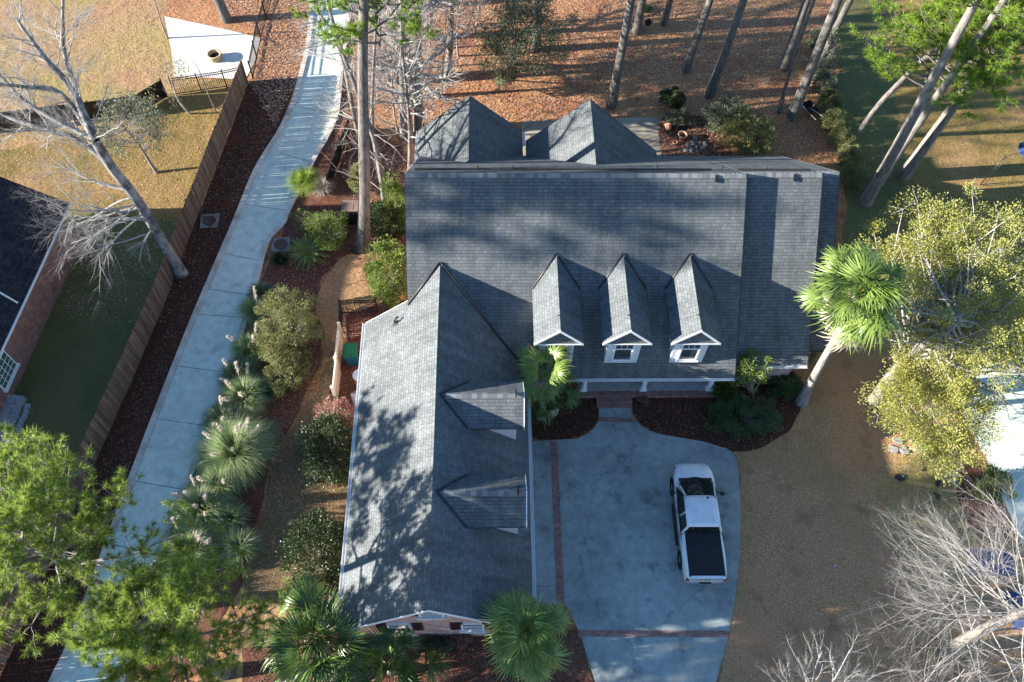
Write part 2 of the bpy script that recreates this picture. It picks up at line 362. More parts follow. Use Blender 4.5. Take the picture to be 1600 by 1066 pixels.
# neighbour's lawn on the west side
sheet('lawn', [(-60, -60), (262, -60), (258, 30), (300, 128), (372, 118), (388, 128), (296, 400), (262, 510), (225, 580), (156, 715), (70, 880), (-60, 1100), (-500, 1100), (-500, -60)], M['lawn_tan'], .004, .12)
sheet('lawn', [(300, 130), (372, 120), (388, 128), (296, 400), (262, 505), (200, 470), (100, 330), (-80, 330), (-80, 250), (100, 215), (200, 175)], M['lawn_olive'], .008, .25)
sheet('lawn', [(-80, 345), (120, 335), (270, 350), (305, 385), (262, 510), (225, 580), (156, 715), (70, 880), (0, 1000), (-300, 1000), (-300, 345)], M['lawn_green'], .012, .2)
# mulch strip, lane side beds
sheet('mulch_strip', [tuple(p) for p in GL([(388, 128), (464, 120), (437, 206), (400, 267), (366, 350), (300, 505), (220, 710), (120, 982), (82, 1100), (-20, 1250)])] + [(-21.9, -3), (-20.1, 7.0), (-18.5, 15.9), (-17.72, 20.4), (-17.0, 24.9), (-16.05, 33.0)], M['mulch'], .016, .05, world=True)
sheet('planting_bed', [(533, 117), (527, 176), (511, 216), (491, 250), (454, 324), (444, 360), (422, 404), (400, 450), (375, 520), (330, 640), (270, 800), (200, 1066), (300, 1066), (380, 900), (425, 720), (470, 640), (505, 560), (500, 430), (560, 400), (640, 410), (640, 240), (560, 180)], M['mulch_red'], .020, .12)
sheet('lawn', [(505, 455), (540, 415), (600, 395), (620, 420), (600, 460), (545, 480), (525, 560), (515, 640), (480, 700), (440, 760), (430, 900), (400, 1120), (330, 1120), (385, 900), (425, 740), (465, 650), (505, 590)], M['path_shaded'], .024, .25)
sheet('lawn', [(500, 450), (535, 408), (600, 388), (632, 415), (606, 470), (545, 490), (530, 540), (505, 590), (500, 500)], M['lawn_brown'], .033, .3)  # paler upper end of the corridor, its sunlight put into the colour
sheet('lawn', [(395, 985), (440, 940), (450, 1000), (430, 1120), (350, 1120)], M['lawn_tan'], .0305, .2)
sheet('lawn', [(440, 740), (470, 690), (600, 690), (600, 1120), (380, 1120), (420, 900)], M['path_shaded'], .028, .25)
sheet('mulch_bed', [(535, 470), (660, 470), (640, 690), (505, 660), (525, 560)], M['mulch_red'], .032, .06)
# front and side lawn
sheet('lawn', [(1090, 640), (1260, 560), (1300, 470), (1420, 480), (1700, 420), (1900, 700), (1900, 1250), (1100, 1250), (1140, 900), (1156, 720)], M['lawn_brown'], .016, .1)
sheet('lawn', [(1290, -60), (1420, -60), (1750, -60), (1900, 300), (1850, 480), (1500, 470), (1330, 420), (1325, 300), (1305, 200), (1310, 80)], M['lawn_olive'], .020, .2)
sheet('lawn', [(1320, -60), (1390, -60), (1385, 40), (1400, 150), (1415, 260), (1380, 420), (1325, 420), (1322, 300), (1308, 200), (1315, 80)], M['lawn_green'], .024, .25)
sheet('lawn', [(1375, 735), (1480, 700), (1540, 760), (1530, 900), (1430, 950), (1390, 860)], M['lawn_tan'], .020, .35)
sheet('planting_bed', [(1500, 730), (1545, 725), (1580, 800), (1580, 850), (1530, 850), (1500, 800)], M['mulch_red'], .028, .2)
sheet('planting_bed', [(1080, 600), (1235, 575), (1262, 610), (1235, 680), (1180, 705), (1100, 700)], M['mulch'], .024, .12)
sheet('mulch_bed', [(380, 985), (900, 985), (905, 985), (935, 1110), (560, 1140), (380, 1100)], M['mulch_red'], .034, .12)
sheet('neighbour_drive', [(1480, 600), (1560, 560), (1700, 540), (1750, 920), (1640, 920), (1585, 830), (1560, 760), (1530, 700)], M['road'], .030, .12, 1)
# lane with kerbs
LANE_L = [(505, -90), (490, -20), (483, 60), (472, 111), (459, 159), (437, 206), (400, 267), (366, 350), (300, 505), (220, 710), (120, 982), (82, 1066), (30, 1190)]
LANE_R = [(553, -90), (548, -20), (540, 60), (533, 117), (527, 176), (511, 216), (491, 250), (454, 324), (443, 350), (424, 370), (413, 395), (404, 430), (392, 475), (324, 681), (262, 830), (190, 1066), (145, 1190)]
def spline(P, n=6):
    P = np.array(P); out = []
    for i in range(len(P) - 1):
        p0, p1, p2, p3 = P[max(i - 1, 0)], P[i], P[i + 1], P[min(i + 2, len(P) - 1)]
        for k in range(n):
            t = k / n; out.append(.5 * ((2 * p1) + (-p0 + p2) * t + (2 * p0 - 5 * p1 + 4 * p2 - p3) * t * t + (-p0 + 3 * p1 - 3 * p2 + p3) * t ** 3))
    out.append(P[-1]); return np.array(out)
LW, RW = spline(GL(LANE_L)), spline(GL(LANE_R))
lane = np.vstack([LW, RW[::-1]]); ZONES['road'] = [lane]
sheet('road', lane, M['road'], .045, world=True)
def offset_line(P, d):
    T = np.gradient(P, axis=0); T /= np.linalg.norm(T, axis=1)[:, None]; return P + np.stack([-T[:, 1], T[:, 0]], 1) * d
def strip(name, P, w_, z0, z1, mat, parent=None, kind='structure'):
    A, B = offset_line(P, w_ / 2), offset_line(P, -w_ / 2); b = MB()
    for i in range(len(P) - 1):
        a0, a1, b0, b1 = A[i], A[i + 1], B[i], B[i + 1]
        b.face([(*b0, z1), (*b1, z1), (*a1, z1), (*a0, z1)], uv=[tuple(b0), tuple(b1), tuple(a1), tuple(a0)])
        b.face([(*a0, z1), (*a1, z1), (*a1, z0), (*a0, z0)]); b.face([(*b1, z1), (*b0, z1), (*b0, z0), (*b1, z0)])
    return b.build(name, mat, parent, kind=kind)
strip('kerb', offset_line(LW, .02), .28, 0, .12, M['kerb']); strip('kerb', offset_line(RW, -.02), .28, 0, .12, M['kerb'])
jb = MB()
for pl, pr in [((481, 78), (531, 84)), ((463, 168), (528, 178)), ((437, 240), (488, 254)), ((380, 320), (452, 330)), ((347, 397), (404, 407)), ((322, 452), (398, 463)), ((310, 492), (385, 497)), ((279, 573), (350, 582)), ((245, 655), (322, 666)), ((203, 751), (285, 765)), ((175, 850), (245, 870)), ((135, 960), (215, 975))]:
    a, b_ = G(*pl)[:2], G(*pr)[:2]; d = (b_ - a); d /= np.hypot(*d); nrm = np.array([-d[1], d[0]]) * .012
    jb.face([(*(a - nrm), .0495), (*(b_ - nrm), .0495), (*(b_ + nrm), .0495), (*(a + nrm), .0495)])
jb.build('road_joint', M['joint'], kind='structure')
# front driveway, walk, paver bands
DR = [(829, 690), (905, 686), (927, 672), (936, 655), (933, 612), (986, 612), (987, 648), (998, 664), (1020, 677), (1060, 684), (1110, 692), (1140, 702), (1153, 720), (1157, 800), (1156, 860), (1149, 930), (1139, 988), (1118, 1070), (1095, 1170), (960, 1170), (931, 1070), (905, 988), (885, 945), (829, 945)]
def dens(pts, keep=()):
    return wob(GL(pts), 0)
sheet('driveway', smooth_poly(wob(GL(DR), 0, .6), 1), M['drive'], .036, world=True)
def band(a, b, w_, z=.040):
    a, b = G(*a)[:2], G(*b)[:2]; strip('paver_band', np.array([a, b]), w_, z - .004, z + .002, M['paver'])
band((865, 690), (876, 948), .36); band((903, 990), (1139, 991), .27); band((935, 656), (991, 657), .25, .041)
# mulch beds by the walk
sheet('mulch_bed', [(829, 600), (933, 612), (936, 655), (927, 672), (905, 686), (829, 689)], M['mulch'], .038, .03, 0)
sheet('mulch_bed', [(986, 612), (1130, 606), (1180, 640), (1190, 690), (1150, 706), (1110, 692), (1060, 684), (1020, 677), (998, 664), (987, 648)], M['mulch'], .0385, .03)
# rear patio, neighbour's white patio, planting corner
sheet('patio', [(815, 190), (1026, 183), (1032, 240), (1032, 300), (815, 300)], M['tan_patio'], .012)
sheet('patio', [(257, 26), (300, 35), (350, 46), (408, 60), (397, 100), (383, 125), (330, 122), (272, 120), (268, 80)], M['patio'], .022)
sheet('planting_bed', [(1032, 180), (1110, 180), (1150, 245), (1110, 260), (1032, 260)], M['mulch_red'], .014, .1)

# ------------------------------------------------------------------ the house
xL, xM, x2, xE = -3.759, 11.335, 14.880, 15.876
yR, zR, yE, zE = 25.457, 9.145, 18.679, 2.772
m_ = (zR - zE) / (yR - yE); mb = .8954
xG, zG, xGL, xGR, zEG, yS, yN = -2.275, 6.444, -5.937, 1.634, 3.219, 7.358, 21.457
mg = (zG - zEG) / (xG - xGL)
house = thing('brick_house', 'large brick house with grey shingle roofs, three white front dormers and a side wing', 'house', (4, 20, 0))
HO = Vector((4, 20, 0))
def hb(b, name, mats, parent=house, **kw):
    """mesh given in world coordinates, stored relative to the house root"""
    b.v = [(x - HO.x, y - HO.y, z - HO.z) for x, y, z in b.v]
    o = b.build(name, mats, parent, **kw); return o
def zf(y, s=0): return zE + m_ * (y - yE - s)
def zb(y): return zR - mb * (y - yR)
def sec(s):
    y = (zR + mb * yR - zE + m_ * (yE + s)) / (m_ + mb); return y, zf(y, s)
yB = yR + (zR - 3.15) / mb            # rear eave
T = .14
RM = [M['shingle'], M['dark'], M['white']]
def slab(b, top, m=0, ms=1, t=T):
    P = [Vector(p) for p in top]
    nn = (P[1] - P[0]).cross(P[2] - P[0]).normalized(); nn = nn if nn.z > 0 else -nn
    if (P[1] - P[0]).cross(P[2] - P[0]).z < 0: P = P[::-1]
    b.prism(P, (0, 0, -t), m, ms)
s2, s3 = .643, 1.451
y2, z2 = sec(s2); y3, z3 = sec(s3)
def mainroof(x0, x1, yr, zr, s, name):
    b = MB(); slab(b, [(x0, yE + s, zE), (x1, yE + s, zE), (x1, yr, zr), (x0, yr, zr)])
    slab(b, [(x0, yr, zr), (x1, yr, zr), (x1, yB, 3.15), (x0, yB, 3.15)])
    return hb(b, name, RM)
r1 = mainroof(xL, xM, yR, zR, 0, 'roof'); r2 = mainroof(xM - .01, x2, y2, z2, s2, 'roof'); r3 = mainroof(x2 - .01, xE, y3, z3, s3, 'roof')
def onroof(par, b, name, mat): return hb2(b, name, mat, par)
def hb2(b, name, mat, par):
    b.v = [(x - HO.x, y - HO.y, z - HO.z) for x, y, z in b.v]; return b.build(name, mat, par)
def ridgecap(par, a, b_, n1, n2, w_=.17, t=.022):
    """cap of overlapping shingles: two narrow strips folded over a ridge; n1, n2 point down the slopes"""
    a, b_ = Vector(a), Vector(b_); n1, n2 = Vector(n1), Vector(n2); q = MB(); up = Vector((0, 0, t)); L = (b_ - a).length
    k = int(L / .2); 
    for i in range(k):
        p0, p1 = a + (b_ - a) * (i / k), a + (b_ - a) * ((i + 1.0) / k); lift = Vector((0, 0, .012))
        for nn in (n1, n2):
            P = [p0 + up + lift, p1 + up, p1 + up + nn * w_, p0 + up + lift + nn * w_]
            q.prism(P if (P[1] - P[0]).cross(P[2] - P[0]).z > 0 else P[::-1], (0, 0, -.02), 0)
    return hb2(q, 'ridge_cap', M['capt'], par)
def capmat():
    m, n, b = newmat('cap_shingle', .92, .2); g = N(n, "ShaderNodeNewGeometry")
    setc(n, b, ramp(n, g.outputs['Random Per Island'], [(0, (.11, .118, .122)), (1, (.24, .25, .255))])); return m
M['capt'] = capmat()
fd = Vector((0, -1, -m_)).normalized(); bd_ = Vector((0, 1, -mb)).normalized()
ridgecap(r1, (xL + .02, yR, zR), (xM - .02, yR, zR), fd, bd_, .2); ridgecap(r2, (xM + .02, y2, z2), (x2 - .02, y2, z2), fd, bd_, .2); ridgecap(r3, (x2 + .02, y3, z3), (xE - .02, y3, z3), fd, bd_, .2)
# ridge vent on the rear slope, with little bracket posts
for (xa, xb, off, par) in ((xL + .3, xM - 1.2, 1.15, r1), (xM, x2 - .2, 1.1, r2)):
    q = MB(); y_ = yR + off; z_ = zb(y_) + .05
    q.box(((xa + xb) / 2, y_, z_), (xb - xa, .10, .07)); hb2(q, 'rear_vent_strip', M['dark'], par)
for (x, par) in ((-.6, r1), (1.0, r1), (7.6, r1), (10.6, r1), (12.6, r2)):
    q = MB(); y_ = yR + 1.15; q.tube([(x, y_, zb(y_)), (x, y_, zb(y_) + .24)], .035, 8); q.lathe([(.05, 0), (.055, .04), (0, .06)], (x, y_, zb(y_) + .22), 10); hb2(q, 'vent_pipe', M['dark'], par)
for (x, par, yy) in ((9.95, r1, yR), (13.6, r2, y2)):
    q = MB(); q.box((x, yy - .17, zf(yy - .17, 0 if par is r1 else s2) + .06), (.07, .32, .12), M=Matrix.Rotation(math.atan(m_), 3, 'X')); hb2(q, 'vent_end_cap', M['black'], par)
# garage wing roof
gr = MB(); ymz = lambda z: yE + (z - zE) / m_
zl = zG - mg * (xG - xL)
def gz(x): return zG - mg * abs(x - xG)
slab(gr, [(xG, yS, zG), (xGR, yS, gz(xGR)), (xGR, ymz(gz(xGR)), gz(xGR)), (xG, ymz(zG), zG)])
slab(gr, [(xG, ymz(zG), zG), (xL, ymz(zl), zl), (xL, yN, zl), (xGL, yN, zEG), (xGL, yS, zEG), (xG, yS, zG)])
rg = hb(gr, 'roof', RM)
gl_d, gr_d = Vector((-1, 0, -mg)).normalized(), Vector((1, 0, -mg)).normalized()
# valley flashing on the main roof where the wing runs into it
def flash(par, a, b_, w_=.09, mat='dark', up=.05):
    q = MB(); q.tube([Vector(a) + Vector((0, 0, up)), Vector(b_) + Vector((0, 0, up))], w_ / 2, 4); return hb2(q, 'flashing', M[mat], par)
flash(rg, (xG, ymz(zG), zG), (xL, ymz(zl), zl), .13); flash(rg, (xG, ymz(zG), zG), (xGR, ymz(gz(xGR)), gz(xGR)), .10)
for uv in ((622, 490), (634, 488)): pass
q = MB(); P0 = Vector((-4.35, 20.55, gz(-4.35)))
q.tube([P0, P0 + Vector((0, 0, .32)), P0 + Vector((.16, .1, .42))], .05, 8); q.box(P0 + Vector((0, 0, .02)), (.3, .26, .03), M=Matrix.Rotation(-math.atan(mg), 3, 'Y')); hb2(q, 'vent_pipe', M['dark'], rg)
# eaves: gutters and white fascia
def gutter(par, a, b_, out):
    a, b_, out = Vector(a), Vector(b_), Vector(out); q = MB(); z = Vector((0, 0, 1)); d = (b_ - a)
    prof = [(0.0, -.02), (.0, -.14), (.09, -.15), (.125, -.05), (.135, -.015), (.12, -.015), (.105, -.05), (.08, -.125), (.02, -.12), (.02, -.02)]
    A = [a + out * x + z * h for x, h in prof]; B = [p + d for p in A]
    for i in range(len(A)):
        j = (i + 1) % len(A); q.face([A[i], A[j], B[j], B[i]])
    q.face(A); q.face(B[::-1]); return hb2(q, 'gutter', M['white'], par)
gutter(r1, (xGR + .16, yE - .01, zE), (xM, yE - .01, zE), (0, -1, 0)); gutter(r2, (xM, yE + s2 - .01, zE), (x2, yE + s2 - .01, zE), (0, -1, 0))
gutter(rg, (xGR + .01, yS, gz(xGR)), (xGR + .01, yE + .3, gz(xGR)), (1, 0, 0)); gutter(rg, (xGL - .01, yS, zEG), (xGL - .01, yN, zEG), (-1, 0, 0))
q = MB(); q.tube([(xGR + .1, 18.3, 3.1), (xGR + .1, 18.3, .1)], .045, 6); hb2(q, 'downspout', M['white'], rg)
q = MB(); q.tube([(xGL - .1, 20.1, 3.1), (xGL + .3, 20.1, 2.7), (xGL + .38, 20.1, .1)], .045, 6); hb2(q, 'downspout', M['dark'], rg)
# rake boards
def board(par, a, b_, w_=.16, t=.03, mat='white', name='rake_board', n=(0, -1, 0), off=.0):
    a, b_, n = Vector(a), Vector(b_), Vector(n); q = MB(); d = Vector((0, 0, -w_)); a2, b2 = a + n * off, b_ + n * off
    P = [a2, b2, b2 + d, a2 + d]; q.prism([p + n * t for p in P], n * -t, 0); return hb2(q, name, M[mat], par)
board(rg, (xGL, yS, zEG - .02), (xG, yS, zG - .02)); board(rg, (xG, yS, zG - .02), (xGR, yS, gz(xGR) - .02))
board(rg, (xGL, yN, zEG - .02), (xL, yN, zl - .02), n=(0, 1, 0))
for (xx, s, yy, zz, par) in ((xM, 0, yR, zR, r1), (x2, s2, y2, z2, r2), (xE, s3, y3, z3, r3)):
    board(par, (xx, yE + s, zE), (xx, yy, zz), n=(1, 0, 0), w_=.2, mat='dark'); board(par, (xx, yy, zz), (xx, yB, 3.15), n=(1, 0, 0), w_=.2)
board(r1, (xL, yN + .2, zf(yN + .2)), (xL, yR, zR), n=(-1, 0, 0), mat='dark'); board(r1, (xL, yR, zR), (xL, yB, 3.15), n=(-1, 0, 0))
# rear wings
def rearwing(xc, zr, yend, xl, xr, k):
    b = MB(); yj = yR + (zR - zr) / mb; kl = k
    zl_, zr_ = zr - k * (xc - xl), zr - k * (xr - xc)
    yl, yr_ = min(yend, yR + (zR - zl_) / mb), min(yend, yR + (zR - zr_) / mb)
    slab(b, [(xc, yj, zr), (xc, yend, zr), (xl, yend, zl_), (xl, yl, zl_)]); slab(b, [(xc, yj, zr), (xr, yr_, zr_), (xr, yend, zr_), (xc, yend, zr)])
    o = hb(b, 'roof', RM)
    board(o, (xl, yend, zl_), (xc, yend, zr), n=(0, 1, 0), mat='dark'); board(o, (xc, yend, zr), (xr, yend, zr_), n=(0, 1, 0), mat='dark')
    return o, yj, zl_, zr_
rw1 = rearwing(-1.1, 5.78, 33.9, -3.93, 1.75, .90); rw2 = rearwing(5.13, 6.45, 32.95, 1.9, 9.15, .935)
gutter(rw1[0], (-3.94, 31.5, rw1[2]), (-3.94, 33.9, rw1[2]), (-1, 0, 0)); gutter(rw1[0], (1.76, 32.9, rw1[3]), (1.76, 33.9, rw1[3]), (1, 0, 0))
# walls (brick solids under the roofs)
def wallprism(name, poly_xz, y0, y1, mat='brick'):
    b = MB(); b.prism([(x, y0, z) for x, z in poly_xz], (0, y1 - y0, 0)); return hb(b, name, M[mat])
def wallprism_x(name, poly_yz, x0, x1, mat='brick'):
    b = MB(); b.prism([(x1, y, z) for y, z in poly_yz], (x0 - x1, 0, 0)); return hb(b, name, M[mat])
D = .2
YW = yS + .42
wg = wallprism('wall', [(xGL + .45, 0), (xGR - .45, 0), (xGR - .45, gz(xGR - .45) - D), (xG, zG - D), (xGL + .45, gz(xGL + .45) - D)], YW, yN - .35)
fy = 20.6
wallprism_x('wall', [(fy, 0), (yB - .45, 0), (yB - .45, zb(yB - .45) - D), (yR, zR - D), (fy, zf(fy) - D)], xL + .3, xM - .25)
wallprism_x('wall', [(yE + s2 + .5, 0), (yB - .45, 0), (yB - .45, zb(yB - .45) - D), (y2, z2 - D), (yE + s2 + .5, zf(yE + s2 + .5, s2) - D)], xM - .24, x2 - .25)
wallprism_x('wall', [(yE + s3 + .5, 0), (yB - .45, 0), (yB - .45, zb(yB - .45) - D), (y3, z3 - D), (yE + s3 + .5, zf(yE + s3 + .5, s3) - D)], x2 - .24, xE - .25)
for (xc, zr, ye, xl, xr, k) in ((-1.1, 5.78, 33.9, -3.93, 1.75, .90), (5.13, 6.45, 32.95, 1.9, 9.15, .935)):
    a, b_ = xl + .35, xr - .35
    wallprism('wall', [(a, 0), (b_, 0), (b_, zr - k * (b_ - xc) - D), (xc, zr - D), (a, zr - k * (xc - a) - D)], yB - 1.2, ye - .4)
# porch: floor, brick edge, columns, steps
b = MB(); b.box((7.7, 19.95, .15), (6.9, 1.3, .30)); pf = hb(b, 'porch_floor', None)
m, n, bb = newmat('porch_tile', .7, .3); v = coord(n); mpp = N(n, "ShaderNodeMapping"); mpp.inputs['Rotation'].default_value = (0, 0, math.radians(45)); n.links.new(v, mpp.inputs[0])
br = N(n, "ShaderNodeTexBrick"); br.offset = 0; n.links.new(mpp.outputs[0], br.inputs['Vector'])
for k_, q_ in (('Scale', 1.0), ('Mortar Size', .012), ('Brick Width', .6), ('Row Height', .6)): br.inputs[k_].default_value = q_
br.inputs['Color1'].default_value = (.40, .41, .40, 1); br.inputs['Color2'].default_value = (.46, .46, .45, 1); br.inputs['Mortar'].default_value = (.2, .18, .17, 1); setc(n, bb, br.outputs['Color'])
pf.data.materials[0] = m
b = MB(); b.box((7.65, 19.17, .151), (7.0, .26, .302)); hb2(b, 'brick_edge', M['paver'], pf)
for i, (y_, h_) in enumerate(((18.89, .2), (18.62, .1))):
    b = MB(); b.box((6.05, y_, h_ / 2), (1.75, .29, h_)); hb2(b, 'brick_step', M['paver'], pf)
for x in (4.55, 7.49, 10.75):
    b = MB(); s = .15
    b.lathe([(.17, .30), (.17, .38), (.125, .42), (.12, 2.35), (.15, 2.42), (.15, 2.52)], (x, 19.42, 0), 16); b.box((x, 19.42, .33), (.36, .34, .055)); b.box((x, 19.42, 2.53), (.34, .34, .06)); hb(b, 'porch_column', M['white'])
b = MB(); b.box((6.5, 19.42, 2.66), (9.5, .24, .2)); b.box((6.5, 20.0, 2.72), (9.5, 1.15, .03)); hb(b, 'porch_beam', M['white'])
b = MB(); b.box((6.05, fy - .02, 1.36), (1.0, .05, 2.1)); fd_ = hb(b, 'door', M['shutter']); b = MB(); b.lathe([(.03, 0), (.035, .05), (0, .07)], (6.4, fy - .06, 1.3), 8); hb2(b, 'handle', M['white'], fd_)
# windows helper on a south-facing wall plane
def south_window(x0, x1, z0, z1, y, name='window', shut=True, sw=.42, mull=1):
    b = MB(); t = .07
    for (cx, cz, dx, dz) in (((x0 + x1) / 2, z1, x1 - x0 + 2 * t, t), ((x0 + x1) / 2, (z0 + z1) / 2, x1 - x0, t * .8), (x0 - t / 2, (z0 + z1) / 2, t, z1 - z0 + t), (x1 + t / 2, (z0 + z1) / 2, t, z1 - z0 + t)): b.box((cx, y - .04, cz), (dx, .08, dz))
    w_ = hb(b, name, M['white'])
    b = MB(); b.box(((x0 + x1) / 2, y - .015, (z0 + z1) / 2), (x1 - x0, .02, z1 - z0 - t)); hb2(b, 'pane', M['glass'], w_)
    b = MB(); b.box(((x0 + x1) / 2, y - .08, z0 - .05), (x1 - x0 + .3, .2, .1)); hb2(b, 'sill', M['white'], w_)
    if shut:
        for sx in (x0 - t - .03 - sw / 2, x1 + t + .03 + sw / 2):
            b = MB(); b.box((sx, y - .025, (z0 + z1) / 2), (sw, .05, z1 - z0 + .1))
            for k in range(7): b.box((sx, y - .055, z0 + (z1 - z0) * (k + .5) / 7), (sw - .08, .02, .035))
            hb(b, 'shutter', M['shutter'])
def wx(u, v): return onY(u, v, YW)
for (ul, ur, vt, vb) in ((658, 690, 953, 960.5), (611, 639, 973.5, 983.5), (724, 753.5, 972.5, 982)):
    A = wx(ul, vb); B = wx(ur, vt); a_, c_ = min(A[0], wx(ul, vt)[0]), B[0]; south_window(A[0] , c_, max(.35, A[2]), B[2], YW)
for x in (12.6, 8.4, 3.5): south_window(x - .5, x + .5, .9, 2.3, fy if x < 11 else yE + s2 + .5, shut=False)
# front dormers
def dormer(xc, zr=6.72, hw=1.08, yf=18.86, zev=5.63, ywall=19.22, hwall=.755):
    k = (zr - zev) / hw; b = MB(); yj = ymz(zr); ye = ymz(zev); t = .09
    slab(b, [(xc, yf, zr), (xc, yj, zr), (xc - hw, ye, zev), (xc - hw, yf, zev)], t=t); slab(b, [(xc, yf, zr), (xc + hw, yf, zev), (xc + hw, ye, zev), (xc, yj, zr)], t=t)
    o = hb(b, 'dormer', RM)
    def add(bm, nm, mt): return hb2(bm, nm, M[mt], o)
    q = MB()
    for s in (-1, 1): q.tube([(xc, yj, zr + .03), (xc + s * hw, ye, zev + .03)], .05, 4)
    add(q, 'flashing', 'dark')
    # cheeks and front wall
    zt = lambda x: zr - k * abs(x - xc) - t; z0 = zf(ywall) - .1
    q = MB(); q.prism([(xc - hwall, ywall, z0), (xc + hwall, ywall, z0), (xc + hwall, ywall, zt(xc + hwall)), (xc, ywall, zt(xc)), (xc - hwall, ywall, zt(xc - hwall))], (0, 2.6, 0)); add(q, 'wall', 'siding')
    # raking trim at the front, with cornice return and a small shingled pent
    q = MB(); fw = .10
    for s in (-1, 1):
        a, c = Vector((xc, yf, zr)), Vector((xc + s * hw, yf, zev)); dn = Vector((0, 0, -.15))
        P = [a, c, c + dn, a + dn]; P = P if s < 0 else P[::-1]
        q.prism([p + Vector((0, -.035, 0)) for p in P], (0, .035, 0))
    q.box((xc, yf + .10, zev - .12), (2 * hw, .2, .07)); q.box((xc, ywall - .02, zev - .2), (2 * hwall + .06, .06, .16)); add(q, 'trim', 'white')
    q = MB(); q.prism([(xc - hw * .86, yf + .02, zev - .07), (xc + hw * .86, yf + .02, zev - .07), (xc, ywall - .01, zr - .34)], (0, .01, -.03)); add(q, 'pent', 'shingle')
    q = MB(); wz0, wz1, ww, t2 = z0 + .42, zev - .3, .38, .07; yy = ywall - .03
    for (cx, cz, dx, dz) in ((xc, wz1, 2 * ww + .16, .08), (xc, wz0, 2 * ww + .16, .08), (xc - ww - .04, (wz0 + wz1) / 2, .08, wz1 - wz0), (xc + ww + .04, (wz0 + wz1) / 2, .08, wz1 - wz0), (xc, (wz0 + wz1) / 2 + .12, 2 * ww, .05)): q.box((cx, yy, cz), (dx, .07, dz))
    for c in (-.13, .13): q.box((xc + c, yy, (wz1 + wz0) / 2 + .45), (.02, .04, (wz1 - wz0) / 2 - .15))
    q.box((xc, yy - .04, wz0 - .06), (2 * ww + .3, .14, .05)); add(q, 'window_frame', 'white')
    q = MB(); q.box((xc, ywall - .012, (wz0 + wz1) / 2), (2 * ww, .02, wz1 - wz0)); add(q, 'window_pane', 'glass')
    q = MB(); q.box((xc - .02, yf + .75, zr + .02), (.16, .03, .04)); add(q, 'vent_end_cap', 'black')
for xc in (2.95, 5.96, 8.98): dormer(xc)
# two dormers on the wing's east slope
def gdormer(yc, zr=6.3, hw=1.1, xf=1.34, zev=5.3, hwall=.79):
    k = (zr - zev) / hw; gx = lambda z: xG + (zG - z) / mg; b = MB(); t = .09
    slab(b, [(gx(zr), yc, zr), (xf, yc, zr), (xf, yc + hw, zev), (gx(zev), yc + hw, zev)], t=t); slab(b, [(gx(zr), yc, zr), (gx(zev), yc - hw, zev), (xf, yc - hw, zev), (xf, yc, zr)], t=t)
    o = hb(b, 'dormer', RM)
    q = MB()
    for s in (-1, 1): q.tube([(gx(zr), yc, zr + .03), (gx(zev), yc + s * hw, zev + .03)], .05, 4)
    hb2(q, 'flashing', M['dark'], o)
    xw = xf - .28; z0 = gz(xw) - .1; zt = lambda y: zr - k * abs(y - yc) - t
    q = MB(); q.prism([(xw, yc - hwall, z0), (xw, yc + hwall, z0), (xw, yc + hwall, zt(yc + hwall)), (xw, yc, zt(yc)), (xw, yc - hwall, zt(yc - hwall))], (-2.2, 0, 0)); hb2(q, 'wall', M['siding'], o)
    q = MB(); q.box((xw + .03, yc, z0 + .95), (.05, .9, .9)); hb2(q, 'window_frame', M['white'], o)
    q = MB(); q.box((xw + .058, yc, z0 + .95), (.02, .74, .74)); hb2(q, 'window_pane', M['glass'], o)
    q = MB()
    for s in (-1, 1):
        a, c = Vector((xf, yc, zr)), Vector((xf, yc + s * hw, zev)); dn = Vector((0, 0, -.15)); P = [a, c, c + dn, a + dn]; P = P if s > 0 else P[::-1]
        q.prism([p + Vector((.035, 0, 0)) for p in P], (-.035, 0, 0))
    hb2(q, 'trim', M['white'], o)
    ridgecap(o, (gx(zr) + .25, yc, zr), (xf - .02, yc, zr), Vector((0, -1, -k)).normalized(), Vector((0, 1, -k)).normalized(), .2)
    q = MB(); q.box((xf - .32, yc, zr + .06), (.06, .36, .1)); hb2(q, 'vent_end_cap', M['black'], o)
gdormer(16.06); gdormer(11.84)
# garage doors on the east wall of the wing
for yc in (16.0, 11.9):
    b = MB(); b.box((xGR - .44, yc, 1.15), (.06, 2.7, 2.3)); gd = hb(b, 'garage_door', M['white'])
    for k in range(4):
        b = MB(); b.box((xGR - .4, yc, .35 + k * .55), (.03, 2.5, .42)); hb2(b, 'door_panel', M['white'], gd)

# ------------------------------------------------------------------ neighbour's brick house on the west
NB = thing('neighbour_house', 'brown brick house with dark roof cut by the left edge of the photo', 'house', (-23.2, 20, 0), math.radians(-6.2))
def nb(b, name, mat, parent=None): return b.build(name, mat, parent or NB)
# local frame: y along the east wall (south -12 .. north 8.6), x to the east
yn0, yn1, wd = -11.5, 8.75, 9.0; zr_n = 5.95
b = MB(); ov = .5
slab(b, [(ov, yn0, 3.0), (ov, yn1 + .3, 3.0), (-wd / 2, yn1 + .3, zr_n), (-wd / 2, yn0, zr_n)]); slab(b, [(-wd / 2, yn0, zr_n), (-wd / 2, yn1 + .3, zr_n), (-wd - ov, yn1 + .3, 3.0), (-wd - ov, yn0, 3.0)])
nr = nb(b, 'roof', [M['shingle_dark'], M['dark'], M['white']])
b = MB(); b.prism([(0, yn0 + .3, 0), (0, yn0 + .3, 3.1), (-wd / 2, yn0 + .3, zr_n - .25), (-wd, yn0 + .3, 3.1), (-wd, yn0 + .3, 0)][::-1], (0, yn1 - yn0 - .3, 0)); nb(b, 'wall', M['brick_n'])
b = MB(); b.box((ov + .03, (yn0 + yn1) / 2 + .15, 2.93), (.07, yn1 - yn0 + .3, .10)); nb(b, 'gutter', M['white'], nr)
